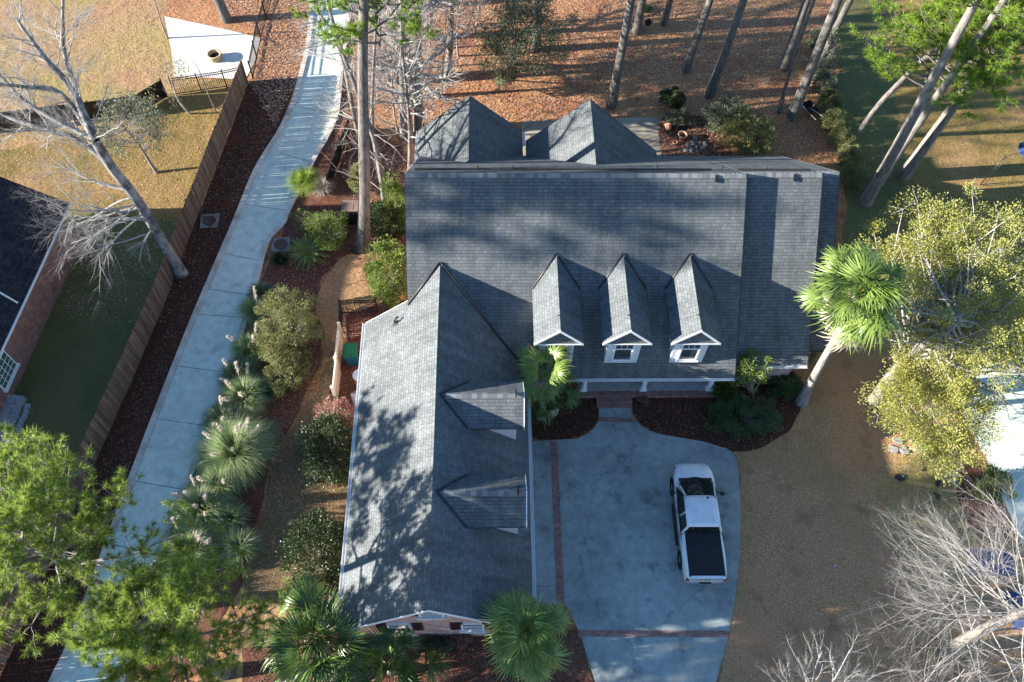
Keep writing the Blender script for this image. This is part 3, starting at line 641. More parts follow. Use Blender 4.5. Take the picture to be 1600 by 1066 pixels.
b = MB(); b.box((.03, -.1, 1.55), (.08, 1.5, 1.35)); nw = nb(b, 'window', M['white'])
b = MB(); b.box((.06, -.1, 1.55), (.06, 1.34, 1.2)); nb(b, 'pane', M['glass_g'], nw)
b = MB()
for k in range(1, 4): b.box((.1, -.1 - .67 + k * .335, 1.55), (.02, .025, 1.2))
for k in range(1, 4): b.box((.1, -.1, .95 + k * .3), (.02, 1.34, .025))
nb(b, 'muntin', M['white'], nw)
b = MB(); b.box((.08, -.1, .84), (.2, 1.6, .08)); nb(b, 'sill', M['white'], nw)
b = MB(); b.tube([(.42, 2.7, 3.3 - .1), (-.4, 2.85, 4.05)], .05, 6); b.tube([(-.4, 2.85, 4.05), (-.55, 2.6, 4.2)], .05, 6); nb(b, 'roof_bracket', M['white'], nr)
# ------------------------------------------------------------------ pickup truck on the driveway
TM = {}
m, n, b = newmat('truck_paint', .22, .6); b.inputs['Base Color'].default_value = (.80, .82, .83, 1); b.inputs['Coat Weight'].default_value = .6
f_ = noise(n, coord(n), 30, 3); b.inputs['Roughness'].default_value = .25; setc(n, b, ramp(n, noise(n, coord(n), 2.2, 5), [(.35, (.70, .71, .71)), (.6, (.80, .81, .82))])); TM['paint'] = m
TM['rubber'] = plain('tyre_rubber', (.012, .012, .012), .85, .2); TM['rim'] = plain('wheel_rim', (.42, .42, .43), .3, .6, .8)
TM['trim'] = plain('black_plastic', (.02, .02, .022), .5, .4); TM['cover'] = plain('vinyl_cover', (.018, .019, .022), .65, .3, var=.25, sc=3); TM['chrome'] = plain('chrome', (.6, .6, .6), .15, .6, 1)
TM['red'] = plain('red_lens', (.35, .012, .015), .15, .6); TM['lens'] = plain('clear_lens', (.55, .57, .58), .1, .7)
truck = thing('pickup_truck', 'white pickup truck with a black bed cover parked on the concrete driveway', 'pickup truck', (9.24, 12.48, .042), math.radians(-.6))
def loft(b, secs, m=0, close=True, smooth=True, mirror=True):
    """secs: list of (y, [(x,z)...]) half profiles from the outer bottom up to x=0"""
    base = len(b.v); rings = []
    for y, pr in secs:
        full = [(x, y, z) for x, z in pr] + ([(-x, y, z) for x, z in pr[::-1][1:]] if mirror else [])
        rings.append(len(b.v)); b.v += full; k = len(full)
    for i in range(len(secs) - 1):
        for j in range(k - 1):
            b.f.append((rings[i] + j, rings[i + 1] + j, rings[i + 1] + j + 1, rings[i] + j + 1)); b.m.append(m); b.sm.append(smooth); b.uv += [(0, 0)] * 4
    if close:
        for r_, rev in ((rings[0], False), (rings[-1], True)):
            q = tuple(r_ + j for j in range(k)); b.f.append(q[::-1] if rev else q); b.m.append(m); b.sm.append(False); b.uv += [(0, 0)] * k
def bsec(w_, zt, crown=.03, zb_=.42):
    return [(w_ * .93, zb_), (w_ * .985, zb_ + .12), (w_, .72), (w_ * .995, zt - .16), (w_ * .965, zt - .05), (w_ * .9, zt), (w_ * .55, zt + crown * .8), (0, zt + crown)]
b = MB()
loft(b, [(-2.70, bsec(.80, 1.13, 0, .5)), (-2.62, bsec(.88, 1.17, 0)), (-2.2, bsec(.92, 1.18, 0)), (-1.65, bsec(.945, 1.18, 0)), (-1.0, bsec(.92, 1.18, 0)), (-.6, bsec(.915, 1.17, 0)), (0, bsec(.92, 1.14, 0)), (1.0, bsec(.92, 1.13, 0)), (1.55, bsec(.935, 1.12, .03)), (1.85, bsec(.93, 1.10, .045)), (2.2, bsec(.89, 1.06, .05)), (2.42, bsec(.83, 1.02, .05)), (2.58, bsec(.72, .97, .04)), (2.68, bsec(.58, .90, .02)), (2.74, bsec(.42, .78, .0, .5))])
body = b.build('body', TM['paint'], truck)
def tp(b, nm, mt, par=None, **kw): return b.build(nm, TM.get(mt, M.get(mt)), par or truck, **kw)
# cab: pillars and roof
def cabsec(w_, z): return [(w_, z)]
b = MB(); rf = [(-.60, .68, 1.70), (-.45, .70, 1.755), (.2, .715, 1.78), (.62, .70, 1.755), (.84, .665, 1.70)]
loft(b, [(y, [(w_ * 1.0, z - .07), (w_ * .985, z - .02), (w_ * .9, z), (w_ * .5, z + .02), (0, z + .025)]) for y, w_, z in rf])
tp(b, 'cab_roof', 'paint')
b = MB()
for i in range(6):
    x = -.42 + i * .168
    for y0, y1 in ((-.42, .02), (.2, .6)): b.box((x, (y0 + y1) / 2, 1.797 - abs(x) * .03), (.03, y1 - y0, .024))
tp(b, 'roof_rib', 'paint')
b = MB(); b.box((.30, .70, 1.775), (.07, .1, .05)); tp(b, 'antenna', 'trim')
b = MB()
for s in (-1, 1):
    b.tube([(s * .80, 1.72, 1.12), (s * .665, .83, 1.71)], .035, 6); b.tube([(s * .86, -.66, 1.15), (s * .70, -.58, 1.70)], .06, 6); b.tube([(s * .875, .1, 1.12), (s * .72, .1, 1.72)], .03, 6); b.tube([(s * .72, .8, 1.70), (s * .72, -.56, 1.70)], .03, 6)
tp(b, 'pillar', 'paint')
b = MB(); AR = [(x, 1.93 - .30 * (x / .82) ** 2 - .04 * abs(x), 1.165) for x in np.linspace(-.82, .82, 9)]; TP = [(x, .86 - .06 * (x / .655) ** 2, 1.715) for x in np.linspace(-.655, .655, 9)]
for i in range(8): b.face([AR[i], AR[i + 1], TP[i + 1], TP[i]], smooth=True)
q = b.build('windshield', M['glass_k'], truck)
b = MB()
for c in (-.35, .3): b.tube([(c, 1.78, 1.17), (c - .45, 1.45, 1.35)], .012, 5)
b.box((0, 1.80, 1.14), (1.5, .16, .03)); tp(b, 'wiper', 'trim')
b = MB(); b.face([(.82, -.68, 1.18), (-.82, -.68, 1.18), (-.66, -.60, 1.70), (.66, -.60, 1.70)]); rw_ = tp(b, 'rear_window', 'glass_k')
b = MB()
for c in (-.2, .2): b.box((c, -.66, 1.42), (.02, .02, .5), M=Matrix.Rotation(-.15, 3, 'X'))
tp(b, 'window_divider', 'trim', rw_)
b = MB(); b.box((-.48, -.63, 1.58), (.1, .03, .04)); tp(b, 'brake_lamp', 'red', rw_)
for s in (-1, 1):
    for (y0, y1) in ((.16, 1.42), (-.56, .04)):
        P = [(s * .885, y0, 1.12), (s * .885, y1, 1.12), (s * .725, min(y1, .78), 1.69), (s * .725, max(y0, -.5), 1.69)]
        b = MB(); b.face(P if s > 0 else P[::-1]); tp(b, 'side_window', 'glass_k')
    b = MB(); b.box((s * .935, .5, .8), (.012, .015, .55)); b.box((s * .935, -.6, .8), (.012, .015, .55)); b.box((s * .93, -.05, 1.105), (.02, 1.9, .03)); dj = tp(b, 'door_seam', 'trim')
    b = MB(); b.box((s * .95, .33, .98), (.03, .16, .03)); tp(b, 'door_handle', 'trim')
    b = MB(); b.tube([(s * .88, 1.22, 1.14), (s * 1.08, 1.15, 1.17)], .025, 6); b.box((s * 1.12, 1.12, 1.19), (.2, .10, .17), rz=s * -.25); tp(b, 'wing_mirror', 'trim')
    b = MB(); b.box((s * .985, -.05, .40), (.14, 1.9, .05)); b.tube([(s * .985, .93, .40), (s * .9, .98, .44)], .03, 6); b.tube([(s * .985, -1.0, .40), (s * .9, -1.05, .44)], .03, 6); tp(b, 'running_board', 'trim')
    b = MB(); b.box((s * .80, -2.64, .93), (.14, .14, .30)); tp(b, 'taillight', 'red')
    b = MB(); b.box((s * .64, 2.60, .80), (.26, .16, .14), rz=s * -.4); tp(b, 'headlight', 'lens')
    for y in (1.74, -1.66):
        ax = Matrix.Rotation(math.pi / 2 * s, 3, 'Y'); b = MB()
        b.lathe([(.0, .0), (.44, .0), (.455, .015), (.40, .02)], (s * .935, y, .42), 28, M=ax); tp(b, 'wheel_arch', 'trim')
        b = MB(); b.lathe([(.0, -.24), (.33, -.24), (.375, -.21), (.385, -.12), (.375, -.03), (.34, .0), (.25, .002), (.24, -.03)], (s * .965, y, .385), 28, M=ax); ty = tp(b, 'wheel', 'rubber')
        b = MB(); b.lathe([(.24, -.03), (.235, -.05), (.10, -.015), (.05, .0), (0, .0)], (s * .965, y, .385), 10, M=ax); tp(b, 'rim', 'rim', ty)

b = MB(); b.box((0, -1.66, 1.215), (1.56, 1.92, .035)); 
for y in (-1.2, -1.68, -2.15): b.box((0, y, 1.236), (1.54, .02, .012))
tp(b, 'bed_cover', 'cover')
b = MB()
for s in (-1, 1): b.box((s * .80, -1.66, 1.205), (.035, 1.94, .05))
tp(b, 'bed_rail', 'paint')
b = MB(); b.box((0, -2.665, 1.02), (1.42, .07, .42)); b.box((0, -2.66, 1.24), (1.42, .12, .03)); tg = tp(b, 'tailgate', 'paint')
b = MB(); b.box((0, -2.71, 1.12), (.22, .03, .07)); tp(b, 'handle', 'chrome', tg)
b = MB(); b.box((0, -2.72, .60), (1.66, .13, .15)); b.box((0, -2.76, .66), (.5, .1, .03)); tp(b, 'rear_bumper', 'rim')
b = MB(); b.box((0, 2.68, .52), (1.5, .12, .18)); tp(b, 'front_bumper', 'trim')
b = MB(); b.box((0, 2.665, .74), (.9, .05, .16)); tp(b, 'grille', 'trim')
b = MB(); b.box((0, 2.05, 1.118), (.66, .04, .02)); b.tube([(-.72, 1.5, 1.13), (-.66, 2.4, 1.02)], .012, 5); b.tube([(.72, 1.5, 1.13), (.66, 2.4, 1.02)], .012, 5); tp(b, 'hood_seam', 'paint')
b = MB(); b.box((0, 0, .45), (1.5, 4.6, .25)); tp(b, 'underbody', 'trim')
b = MB(); b.box((0, -.745, 1.185), (1.76, .035, .02))
for s in (-1, 1): b.box((s * .928, -.745, .85), (.012, .03, .6)); b.box((s * .935, 1.5, .8), (.012, .015, .5))
tp(b, 'panel_gap', 'trim')
for s in (-1, 1):
    for y0, y1, x0, x1 in ((.78, 1.46, .735, .895), (-.5, -.6, .735, .895)): b = MB(); b.tube([(s * x0, y0, 1.69), (s * x1, y1, 1.125)], .018, 5); tp(b, 'window_trim', 'trim')
    b = MB(); b.box((s * .905, .4, 1.118), (.03, 2.05, .03)); tp(b, 'window_trim', 'trim')
b = MB(); b.box((.3, .98, 1.58), (.1, .12, .04)); b.box((0, .9, 1.62), (.2, .08, .06)); tp(b, 'rear_view_mirror', 'trim')
for s in (-1, 1): b = MB(); b.box((s * .36, 1.0, 1.02), (.42, .5, .5)); b.box((s * .36, .2, 1.1), (.46, .2, .75)); tp(b, 'seat', 'cover')

# ------------------------------------------------------------------ fences
def fence_line(P, step):
    P = [np.array(p, float) for p in P]; out = []
    for i in range(len(P) - 1):
        L = np.hypot(*(P[i + 1] - P[i])); n_ = max(1, round(L / step))
        for k in range(n_): out.append((P[i] + (P[i + 1] - P[i]) * k / n_, (P[i + 1] - P[i]) / L, L / n_))
    return out
WF = [(-15.06, 41.22), (-16.05, 33.0), (-17.0, 24.9), (-17.72, 20.4), (-18.5, 15.9), (-20.1, 7.0), (-21.9, -3)]
wf = thing('wooden_fence', 'long weathered wooden picket privacy fence beside the concrete lane', 'fence', (-16.3, 27.8, 0)); r_ = random.Random(4)
b = MB()
for p, d, st in fence_line(WF, .145):
    h = 1.78 + r_.uniform(-.03, .03) ; a = math.atan2(d[1], d[0]); c = p + d * st / 2
    x, y = c[0] + 16.3, c[1] - 27.8; Rz = Matrix.Rotation(a, 3, 'Z'); Rt = Rz @ Matrix.Rotation(r_.uniform(-.012, .012), 3, 'Y'); hw = st * .47
    prof = [(-hw, .03), (hw, .03), (hw, h - .06), (hw * .5, h), (-hw * .5, h), (-hw, h - .06)]
    b.prism([Rt @ Vector((u_, -.011, z)) + Vector((x, y, 0)) for u_, z in prof], Rt @ Vector((0, .022, 0)))
b.build('picket', M['fence'], wf, kind='stuff')
b = MB()
for i in range(len(WF) - 1):
    A, B = np.array(WF[i]), np.array(WF[i + 1]); d = (B - A); L = np.hypot(*d); a = math.atan2(d[1], d[0]); nn = np.array([-d[1], d[0]]) / L * -.04; c = (A + B) / 2 + nn
    for z in (.35, 1.0, 1.55): b.box((c[0] + 16.3, c[1] - 27.8, z), (L, .04, .09), rz=a)
b.build('rail', M['fence'], wf)
b = MB()
for p, d, st in fence_line(WF, 2.4):
    nn = np.array([-d[1], d[0]]) * -.09; b.box((p[0] + nn[0] + 16.3, p[1] + nn[1] - 27.8, .84), (.09, .09, 1.7), rz=math.atan2(d[1], d[0]))
b.build('post', M['fence'], wf, kind='stuff')
def iron_fence(P, h, label, gap=.11, solid=False, group=None):
    o = np.array(P[0]); t = thing('iron_fence', label, 'fence', (o[0], o[1], 0), group=group); b = MB(); q = MB(); rr = MB()
    for p, d, st in fence_line(P, gap):
        x, y = p - o; b.box((x, y, h / 2 + .03), (.02, .02, h - .06), rz=math.atan2(d[1], d[0]))
    for p, d, st in list(fence_line(P, 1.9)) + [(np.array(P[-1]), (1, 0), 0)]:
        x, y = np.array(p) - o; q = MB(); q.box((x, y, h / 2 + .04), (.06, .06, h + .08)); q.box((x, y, h + .095), (.08, .08, .035)); q.build('post', M['black'], t)
    for i in range(len(P) - 1):
        A, B = np.array(P[i]) - o, np.array(P[i + 1]) - o; d = B - A; c = (A + B) / 2
        for z in (.12, h - .17, h - .02): rr.box((c[0], c[1], z), (np.hypot(*d), .035, .04), rz=math.atan2(d[1], d[0]))
        if solid: rr.box((c[0], c[1], h / 2), (np.hypot(*d), .012, h - .1), rz=math.atan2(d[1], d[0]))
    b.build('picket', M['black'], t, kind='stuff'); rr.build('rail', M['black'], t)
g_ = lambda *uv: tuple(G(*uv)[:2])
iron_fence([g_(-60, 212), g_(60, 197), g_(150, 186), g_(222, 176), g_(262, 152)], 1.35, 'black metal fence panels crossing the leafy yard left of the white patio', .09, True)
iron_fence([g_(275, 149), g_(355, 137), g_(386, 130)], 1.3, 'black picket fence along the lower edge of the white patio', .12)
iron_fence([g_(396, 124), g_(408, 62), g_(425, 0), g_(432, -40)], 1.3, 'black picket fence running up the right edge of the white patio', .14)
iron_fence([(-5.9, 24.1), (-7.72, 24.05), (-7.6, 22.1)], 1.2, 'short black iron fence corner beside the round green shrub at the house', .12)
iron_fence([g_(548, 205), g_(532, 250), g_(515, 296)], 1.1, 'short black fence running between the bare tree and the bright grass clump', .1, True)
iron_fence([g_(536, 352), g_(612, 352)], 1.0, 'low black fence behind the thick pine trunk beside the house', .1, True)
# cream vinyl screen panels
vs = thing('vinyl_screen', 'two cream vinyl fence panels screening the bins by the side wall', 'fence', (-7.55, 20.6, 0))
for y0, y1, x in ((20.55, 22.4, -.02), (18.95, 20.5, .02)):
    b = MB(); L = y1 - y0; b.box((x, (y0 + y1) / 2 - 20.6, .82), (.04, L - .1, 1.3)); b.box((x, (y0 + y1) / 2 - 20.6, 1.48), (.07, L, .08)); b.box((x, (y0 + y1) / 2 - 20.6, .14), (.07, L, .1)); 
    for k in range(int(L / .18)): b.box((x, y0 - 20.6 + .1 + k * .18, .82), (.05, .015, 1.28))
    b.build('panel', M['vinyl'], vs)
for y in (18.9, 20.52, 22.45): b = MB(); b.box((0, y - 20.6, .8), (.12, .12, 1.6)); b.box((0, y - 20.6, 1.615), (.15, .15, .05)); b.build('post', M['vinyl'], vs)
# wheeled bins and the air conditioner
def wheelie_bin(x, y, rz, body, lid, label, s=1.0):
    t = thing('wheelie_bin', label, 'bin', (x, y, .036), rz); b = MB()
    loft2 = [(.0, .24, .26), (.5, .27, .30), (.98, .30, .34)]
    rings = []
    for z, hx, hy in loft2: rings.append([Vector((-hx, -hy, z)), Vector((hx, -hy, z)), Vector((hx, hy, z)), Vector((-hx, hy, z))])
    for a, c in zip(rings, rings[1:]):
        for i in range(4): j = (i + 1) % 4; b.face([a[i] * s, a[j] * s, c[j] * s, c[i] * s])
    b.face([p * s for p in rings[0][::-1]]); b.build('body', body, t)
    b = MB(); b.prism([p * s for p in (Vector((-.32, -.37, 1.0)), Vector((.32, -.37, 1.0)), Vector((.33, .3, 1.03)), Vector((.24, .39, 1.05)), Vector((-.24, .39, 1.05)), Vector((-.33, .3, 1.03)))], (0, 0, -.05)); b.box((0, 0, 1.035 * s), (.4 * s, .5 * s, .03)); b.build('lid', lid, t)
    b = MB(); b.tube([(-.25 * s, .42 * s, .96 * s), (.25 * s, .42 * s, .96 * s)], .02, 6); b.build('handle', lid, t)
    for q_ in (-1, 1):
        b = MB(); b.lathe([(0, -.03), (.1, -.03), (.1, .03), (0, .03)], (q_ * .26 * s, .32 * s, .1), 14, M=Matrix.Rotation(math.pi / 2, 3, 'Y')); b.build('wheel', TM['rubber'], t)
wheelie_bin(-6.93, 21.2, .08, plain('blue_plastic', (.02, .17, .30), .45), plain('green_plastic', (.02, .16, .07), .5), 'blue wheeled bin with a green lid behind the cream screen', 1.05)
wheelie_bin(-6.45, 18.75, .3, plain('grey_plastic', (.35, .34, .36), .5), plain('dark_grey_plastic', (.14, .13, .14), .5), 'grey bin with dark lid at the lower end of the cream screen', .8)
t = thing('water_tank', 'white round topped tank standing against the side wall near the blue bin', 'tank', (-6.4, 19.85, .036)); b = MB(); b.lathe([(.26, 0), (.3, .03), (.3, .95), (.33, .97), (.33, 1.02), (.28, 1.06), (0, 1.1)], k=24); b.build('body', M['white'], t); b = MB(); b.lathe([(.06, 1.08), (.07, 1.14), (0, 1.15)], k=12); b.build('cap', TM['rim'], t)
# fire pit on the white patio
t = thing('fire_pit', 'round tan stone fire pit on the white patio', 'fire pit', (-17.41, 43.3, .022)); b = MB(); b.lathe([(.42, 0), (.44, .05), (.42, .30), (.47, .32), (.46, .38), (.36, .38), (.33, .1), (0, .08)], k=22); b.build('bowl', plain('tan_stone', (.42, .32, .18), .8, var=.35, sc=9), t)
b = MB(); b.lathe([(.34, .14), (.2, .17), (0, .2)], k=14); b.build('ash', TM['rubber'], t)
# manholes, utility box
def manhole(uv, label, rim, sq=None):
    p = G(*uv); t = thing('manhole_cover', label, 'manhole', (p[0], p[1], .03)); b = MB(); b.lathe([(.36, 0), (.36, .05), (.30, .055), (.29, .04), (0, .045)], k=26); b.build('lid', plain('rusty_iron', (.09, .055, .04), .8, var=.4, sc=14), t)
    b = MB(); b.box((0, 0, .01), (sq or 1.0, sq or .95, .045), rz=.1); b.build('collar', rim, t)
manhole((328, 346), 'round manhole cover in a crumbling pale collar on the dark mulch strip', concrete('crumbly_concrete', (.30, .28, .25), (.05, .035, .03), .95, False, 2.5))
manhole((439, 383), 'rusty manhole cover in a stained collar beside the lane and spiky cycad', concrete('stained_concrete', (.25, .23, .21), (.08, .06, .05), .9, False, 1.8))
p = G(549, 327); t = thing('utility_box', 'flat brown utility box lid on the red mulch behind the pine trunk', 'utility box', (p[0], p[1], .02)); b = MB(); b.box((0, 0, .12), (.95, .75, .24)); b.build('box', plain('brown_box', (.16, .10, .085), .8, var=.3), t); b = MB(); b.box((0, 0, .255), (1.0, .8, .03)); b.box((0, 0, .275), (.3, .5, .01)); b.build('lid', plain('brown_lid', (.22, .15, .13), .8, var=.3), t)
# stacked paving stones by the neighbour's wall
t = thing('paving_stone_stack', 'loose stack of pale grey paving stones beside the brown brick wall', 'stones', (-23.0, 18.1, .012), -.1); r_ = random.Random(8); b = MB(); b2 = MB()
for k in range(9):
    for j in range(3):
        b.box((-.42 + j * .3 + r_.uniform(-.03, .03), -.9 + k * .235, .18 + r_.uniform(-.01, .03)), (.28, .22, .36), rz=r_.uniform(-.05, .05))
for k in range(12): b2.box((-.45 + .2 * (k % 6), -1.2 - .28 * (k // 6), .1 + .001 * k), (.26, .3, .2), rz=r_.uniform(-.5, .5))
for k in range(8): b2.box((.55 + r_.uniform(0, .08), -1.1 + k * .25, .09), (.2, .26, .18), rz=r_.uniform(-.4, .4))
gs = plain('grey_paving_stone', (.36, .37, .39), .9, var=.25, sc=5); b.build('stack', gs, t); b2.build('fallen_stone', gs, t)
# pots and rocks at the rear corner
terr = plain('terracotta', (.52, .30, .20), .85, var=.2, sc=8)
def pot(uv, r, h, label, tilt=0):
    p = G(*uv); o = thing('plant_pot', label, 'plant pot', (p[0], p[1], .02 + (r * .5 if tilt else 0))); Mx = Matrix.Rotation(tilt, 3, 'X'); b = MB()
    b.lathe([(0, 0), (r * .6, 0), (r * .95, h * .85), (r * 1.12, h * .86), (r * 1.12, h), (r * .9, h), (r * .8, h * .7), (r * .5, h * .4)], k=22, M=Mx); b.build('pot', terr, o); b = MB(); b.lathe([(r * .7, h * .62), (0, h * .68)], k=14, M=Mx); b.build('soil', M['mulch'], o)
pot((1065, 218), .26, .42, 'upright pale terracotta pot among rocks behind the house'); pot((1044, 206), .24, .35, 'tipped terracotta pot at the corner of the rear patio', -1.0); pot((1054, 226), .13, .2, 'smallest terracotta pot beside the rocks behind the house')
pot((1011, 38), .3, .4, 'reddish clay pot lying under the pines at the top of the photo', 1.1)
def rock(x, y, s, label, group, seed, mat, z=.02):
    r_ = np.random.default_rng(seed); bm = bmesh.new(); bmesh.ops.create_icosphere(bm, subdivisions=2, radius=1); d = r_.uniform(.7, 1.2, 6)
    for v_ in bm.verts:
        f = 1 + .18 * math.sin(v_.co.x * 3.1 + d[0] * 9) + .15 * math.sin(v_.co.y * 4 + d[1] * 9) + .1 * math.sin(v_.co.z * 5 + d[2] * 9); v_.co = Vector((v_.co.x * s * d[3] * f, v_.co.y * s * d[4] * f, v_.co.z * s * .6 * f + s * .4))
    me = bpy.data.meshes.new('rock'); bm.to_mesh(me); bm.free(); me.materials.append(mat); o = link('rock', me, None, label, 'rock', group); o.location = (x, y, z)
stone = plain('pale_stone', (.24, .21, .19), .9, var=.3, sc=6); r_ = random.Random(2)
for k, uv in enumerate([(1075, 228), (1082, 226), (1088, 231), (1093, 224), (1086, 218), (1098, 233), (1080, 235), (1090, 238), (1101, 227), (1072, 236)]):
    p = G(*uv); rock(p[0], p[1], r_.uniform(.10, .2), 'pale rounded rock in the pile beside the terracotta pots behind the house', 'rocks beside the terracotta pots', k, stone)
# barrow-like dark thing under the pines
p = G(1262, 178); t = thing('wheelbarrow', 'dark wheelbarrow with pale handles at the foot of the leaning pines', 'wheelbarrow', (p[0], p[1], .02), .4)
b = MB(); A = [(-.32, -.45, .55), (.32, -.45, .55), (.3, .5, .6), (-.3, .5, .6)]; B_ = [(-.2, -.25, .28), (.2, -.25, .28), (.16, .3, .3), (-.16, .3, .3)]
for i in range(4): j = (i + 1) % 4; b.face([A[i], A[j], B_[j], B_[i]]); b.face([B_[i], B_[j], A[j], A[i]])
b.face(B_); b.build('tray', TM['trim'], t); b = MB()
for s in (-1, 1): b.tube([(s * .1, .6, .2), (s * .22, -.3, .36), (s * .28, -1.0, .5)], .025, 6)
b.build('handle', M['vinyl'], t); b = MB(); b.lathe([(0, -.04), (.2, -.04), (.2, .04), (0, .04)], (0, .65, .2), 16, M=Matrix.Rotation(math.pi / 2, 3, 'Y')); b.build('wheel', TM['rubber'], t)
# blue shade with its pole at the right edge
t = thing('blue_umbrella', 'blue garden umbrella on a thin dark pole at the right edge', 'umbrella', (28.6, 32.9, .02)); b = MB()
b.tube([(0, 0, 0), (.3, .05, 2.35)], .03, 8); b.tube([(.15, -.1, 0), (.38, .0, 2.3)], .02, 6); b.build('pole', M['black'], t)
blue = plain('blue_cloth', (.03, .06, .17), .7, var=.4, sc=4); b = MB()
for k in range(8):
    a0, a1 = k * math.pi / 4, (k + 1) * math.pi / 4; b.face([(2.05, .35, 2.75), (2.05 + .95 * math.cos(a0), .35 + .95 * math.sin(a0), 2.35), (2.05 + .95 * math.cos(a1), .35 + .95 * math.sin(a1), 2.35)])
b.build('canopy', blue, t); b = MB(); b.tube([(.3, .05, 2.3), (2.05, .35, 2.7)], .02, 6); b.build('arm', M['black'], t)
# blue tarpaulins under the bare tree at the lower right
def tarp(uv, sx, sy, label, seed):
    p = G(*uv); r_ = np.random.default_rng(seed); nx = 14; X, Y = np.meshgrid(np.linspace(-sx, sx, nx), np.linspace(-sy, sy, nx)); Z = .3 * np.exp(-(X / sx) ** 2 * 1.5 - (Y / sy) ** 2 * 1.5) + r_.uniform(0, .08, X.shape)
    V = np.stack([X + r_.uniform(-.05, .05, X.shape), Y + r_.uniform(-.05, .05, X.shape), Z], -1).reshape(-1, 3); F = [(i * nx + j, i * nx + j + 1, (i + 1) * nx + j + 1, (i + 1) * nx + j) for i in range(nx - 1) for j in range(nx - 1)]
    o = link('tarpaulin', fast_mesh('tarpaulin', V, F, blue, True), None, label, 'tarpaulin'); o.location = (p[0], p[1], .03)
tarp((1545, 880), 1.0, .6, 'crumpled blue tarpaulin glimpsed through the bare twigs, above the pale trunk', 1); tarp((1598, 955), .7, .8, 'blue tarpaulin at the right edge just below the pale trunk', 2)
# dark scraps and stepping stones on the lawn
scr = plain('dark_scrap', (.025, .024, .028), .8, var=.3)
for k, (uv, s, lb) in enumerate([((1406, 746), .26, 'largest dark roofing scrap lying on the brown side lawn'), ((1466, 754), .2, 'long dark scrap near the green crown edge on the side lawn'), ((1464, 776), .18, 'square dark scrap between two others on the side lawn'), ((1445, 800), .16, 'lowest dark scrap on the brown side lawn'), ((1441, 735), .12, 'small dark scrap close under the yellow green tree')]):
    p = G(*uv); r_ = random.Random(k); P = [Vector((s * math.cos(a) * r_.uniform(.6, 1.3) * (1.7 if k == 1 else 1), s * math.sin(a) * r_.uniform(.5, 1.2), 0)) for a in (0.2, 1.2, 2.3, 3.3, 4.4, 5.5)]
    b = MB(); b.prism([q_ + Vector((0, 0, .05)) for q_ in P], (0, 0, -.03)); o = b.build('scrap', scr, None, label=lb, cat='scrap'); o.location = (p[0], p[1], .02); o.rotation_euler = (0, .15 * (k % 2), k)
slab_m = plain('stepping_stone', (.34, .32, .33), .9, var=.25)
for k, uv in enumerate([(1402, 690), (1428, 688), (1434, 702), (1412, 705), (1395, 703)]):
    p = G(*uv); b = MB(); b.box((0, 0, .03), (.42, .34, .06)); o = b.build('stepping_stone', slab_m, None, label='grey stepping stone in the cluster under the yellow green tree', cat='stepping stone', group='stepping stones under the yellow green tree'); o.location = (p[0], p[1], .02); o.rotation_euler = (0, 0, k * .7)
p = G(1304, 884); rock(p[0], p[1], .1, 'lone small grey stone on the shaded brown lawn right of the truck', None, 77, slab_m)
# ------------------------------------------------------------------ plant generators
def unit(a): return a / np.maximum(np.linalg.norm(a, axis=-1, keepdims=True), 1e-9)
def leaves(P, L, W, r, up=.6, D=None, fold=.25):
    """kite-shaped leaf per point"""
    n_ = len(P); d = r.normal(0, 1, (n_, 3)) if D is None else D + r.normal(0, .35, (n_, 3)); d = unit(d)
    nn = unit(r.normal(0, 1, (n_, 3)) + np.array([0, 0, up * 2])); s = unit(np.cross(d, nn)); nn = np.cross(s, d)
    l = L * r.uniform(.65, 1.3, (n_, 1)); w_ = W * r.uniform(.7, 1.2, (n_, 1))
    A = P; B = P + d * l * .45 + s * w_ / 2 + nn * w_ * fold; C = P + d * l; E = P + d * l * .45 - s * w_ / 2 + nn * w_ * fold
    V = np.stack([A, B, C, E], 1).reshape(-1, 3); return V, np.arange(4 * n_).reshape(-1, 4)
def clump_points(C, R, ncl, per, r, shell=.55, cl=.28, zmin=None, gap=None):
    """points in clumps spread through an ellipsoid; clump radius = cl * mean radius"""
    C, R = np.array(C, float), np.array(R, float)
    u = unit(r.normal(0, 1, (ncl, 3))); rad = r.uniform(shell, 1, (ncl, 1)) ** .7; cc = C + u * rad * R * (1 + r.normal(0, .09, (ncl, 1)))
    if zmin is not None: cc[:, 2] = np.maximum(cc[:, 2], zmin + r.uniform(0, .2, ncl))
    cr = cl * R.mean() * r.uniform(.6, 1.35, (ncl, 1)); n_ = (per * r.uniform(.5, 1.5, ncl)).astype(int)
    idx = np.repeat(np.arange(ncl), n_); P = cc[idx] + unit(r.normal(0, 1, (len(idx), 3))) * cr[idx] * r.uniform(.2, 1, (len(idx), 1)) ** .6 * np.array([1, 1, .75])
    if zmin is not None: P[:, 2] = np.maximum(P[:, 2], zmin)
    return P, unit(P - cc[idx]) * .6 + unit(P - C) * .6, cc
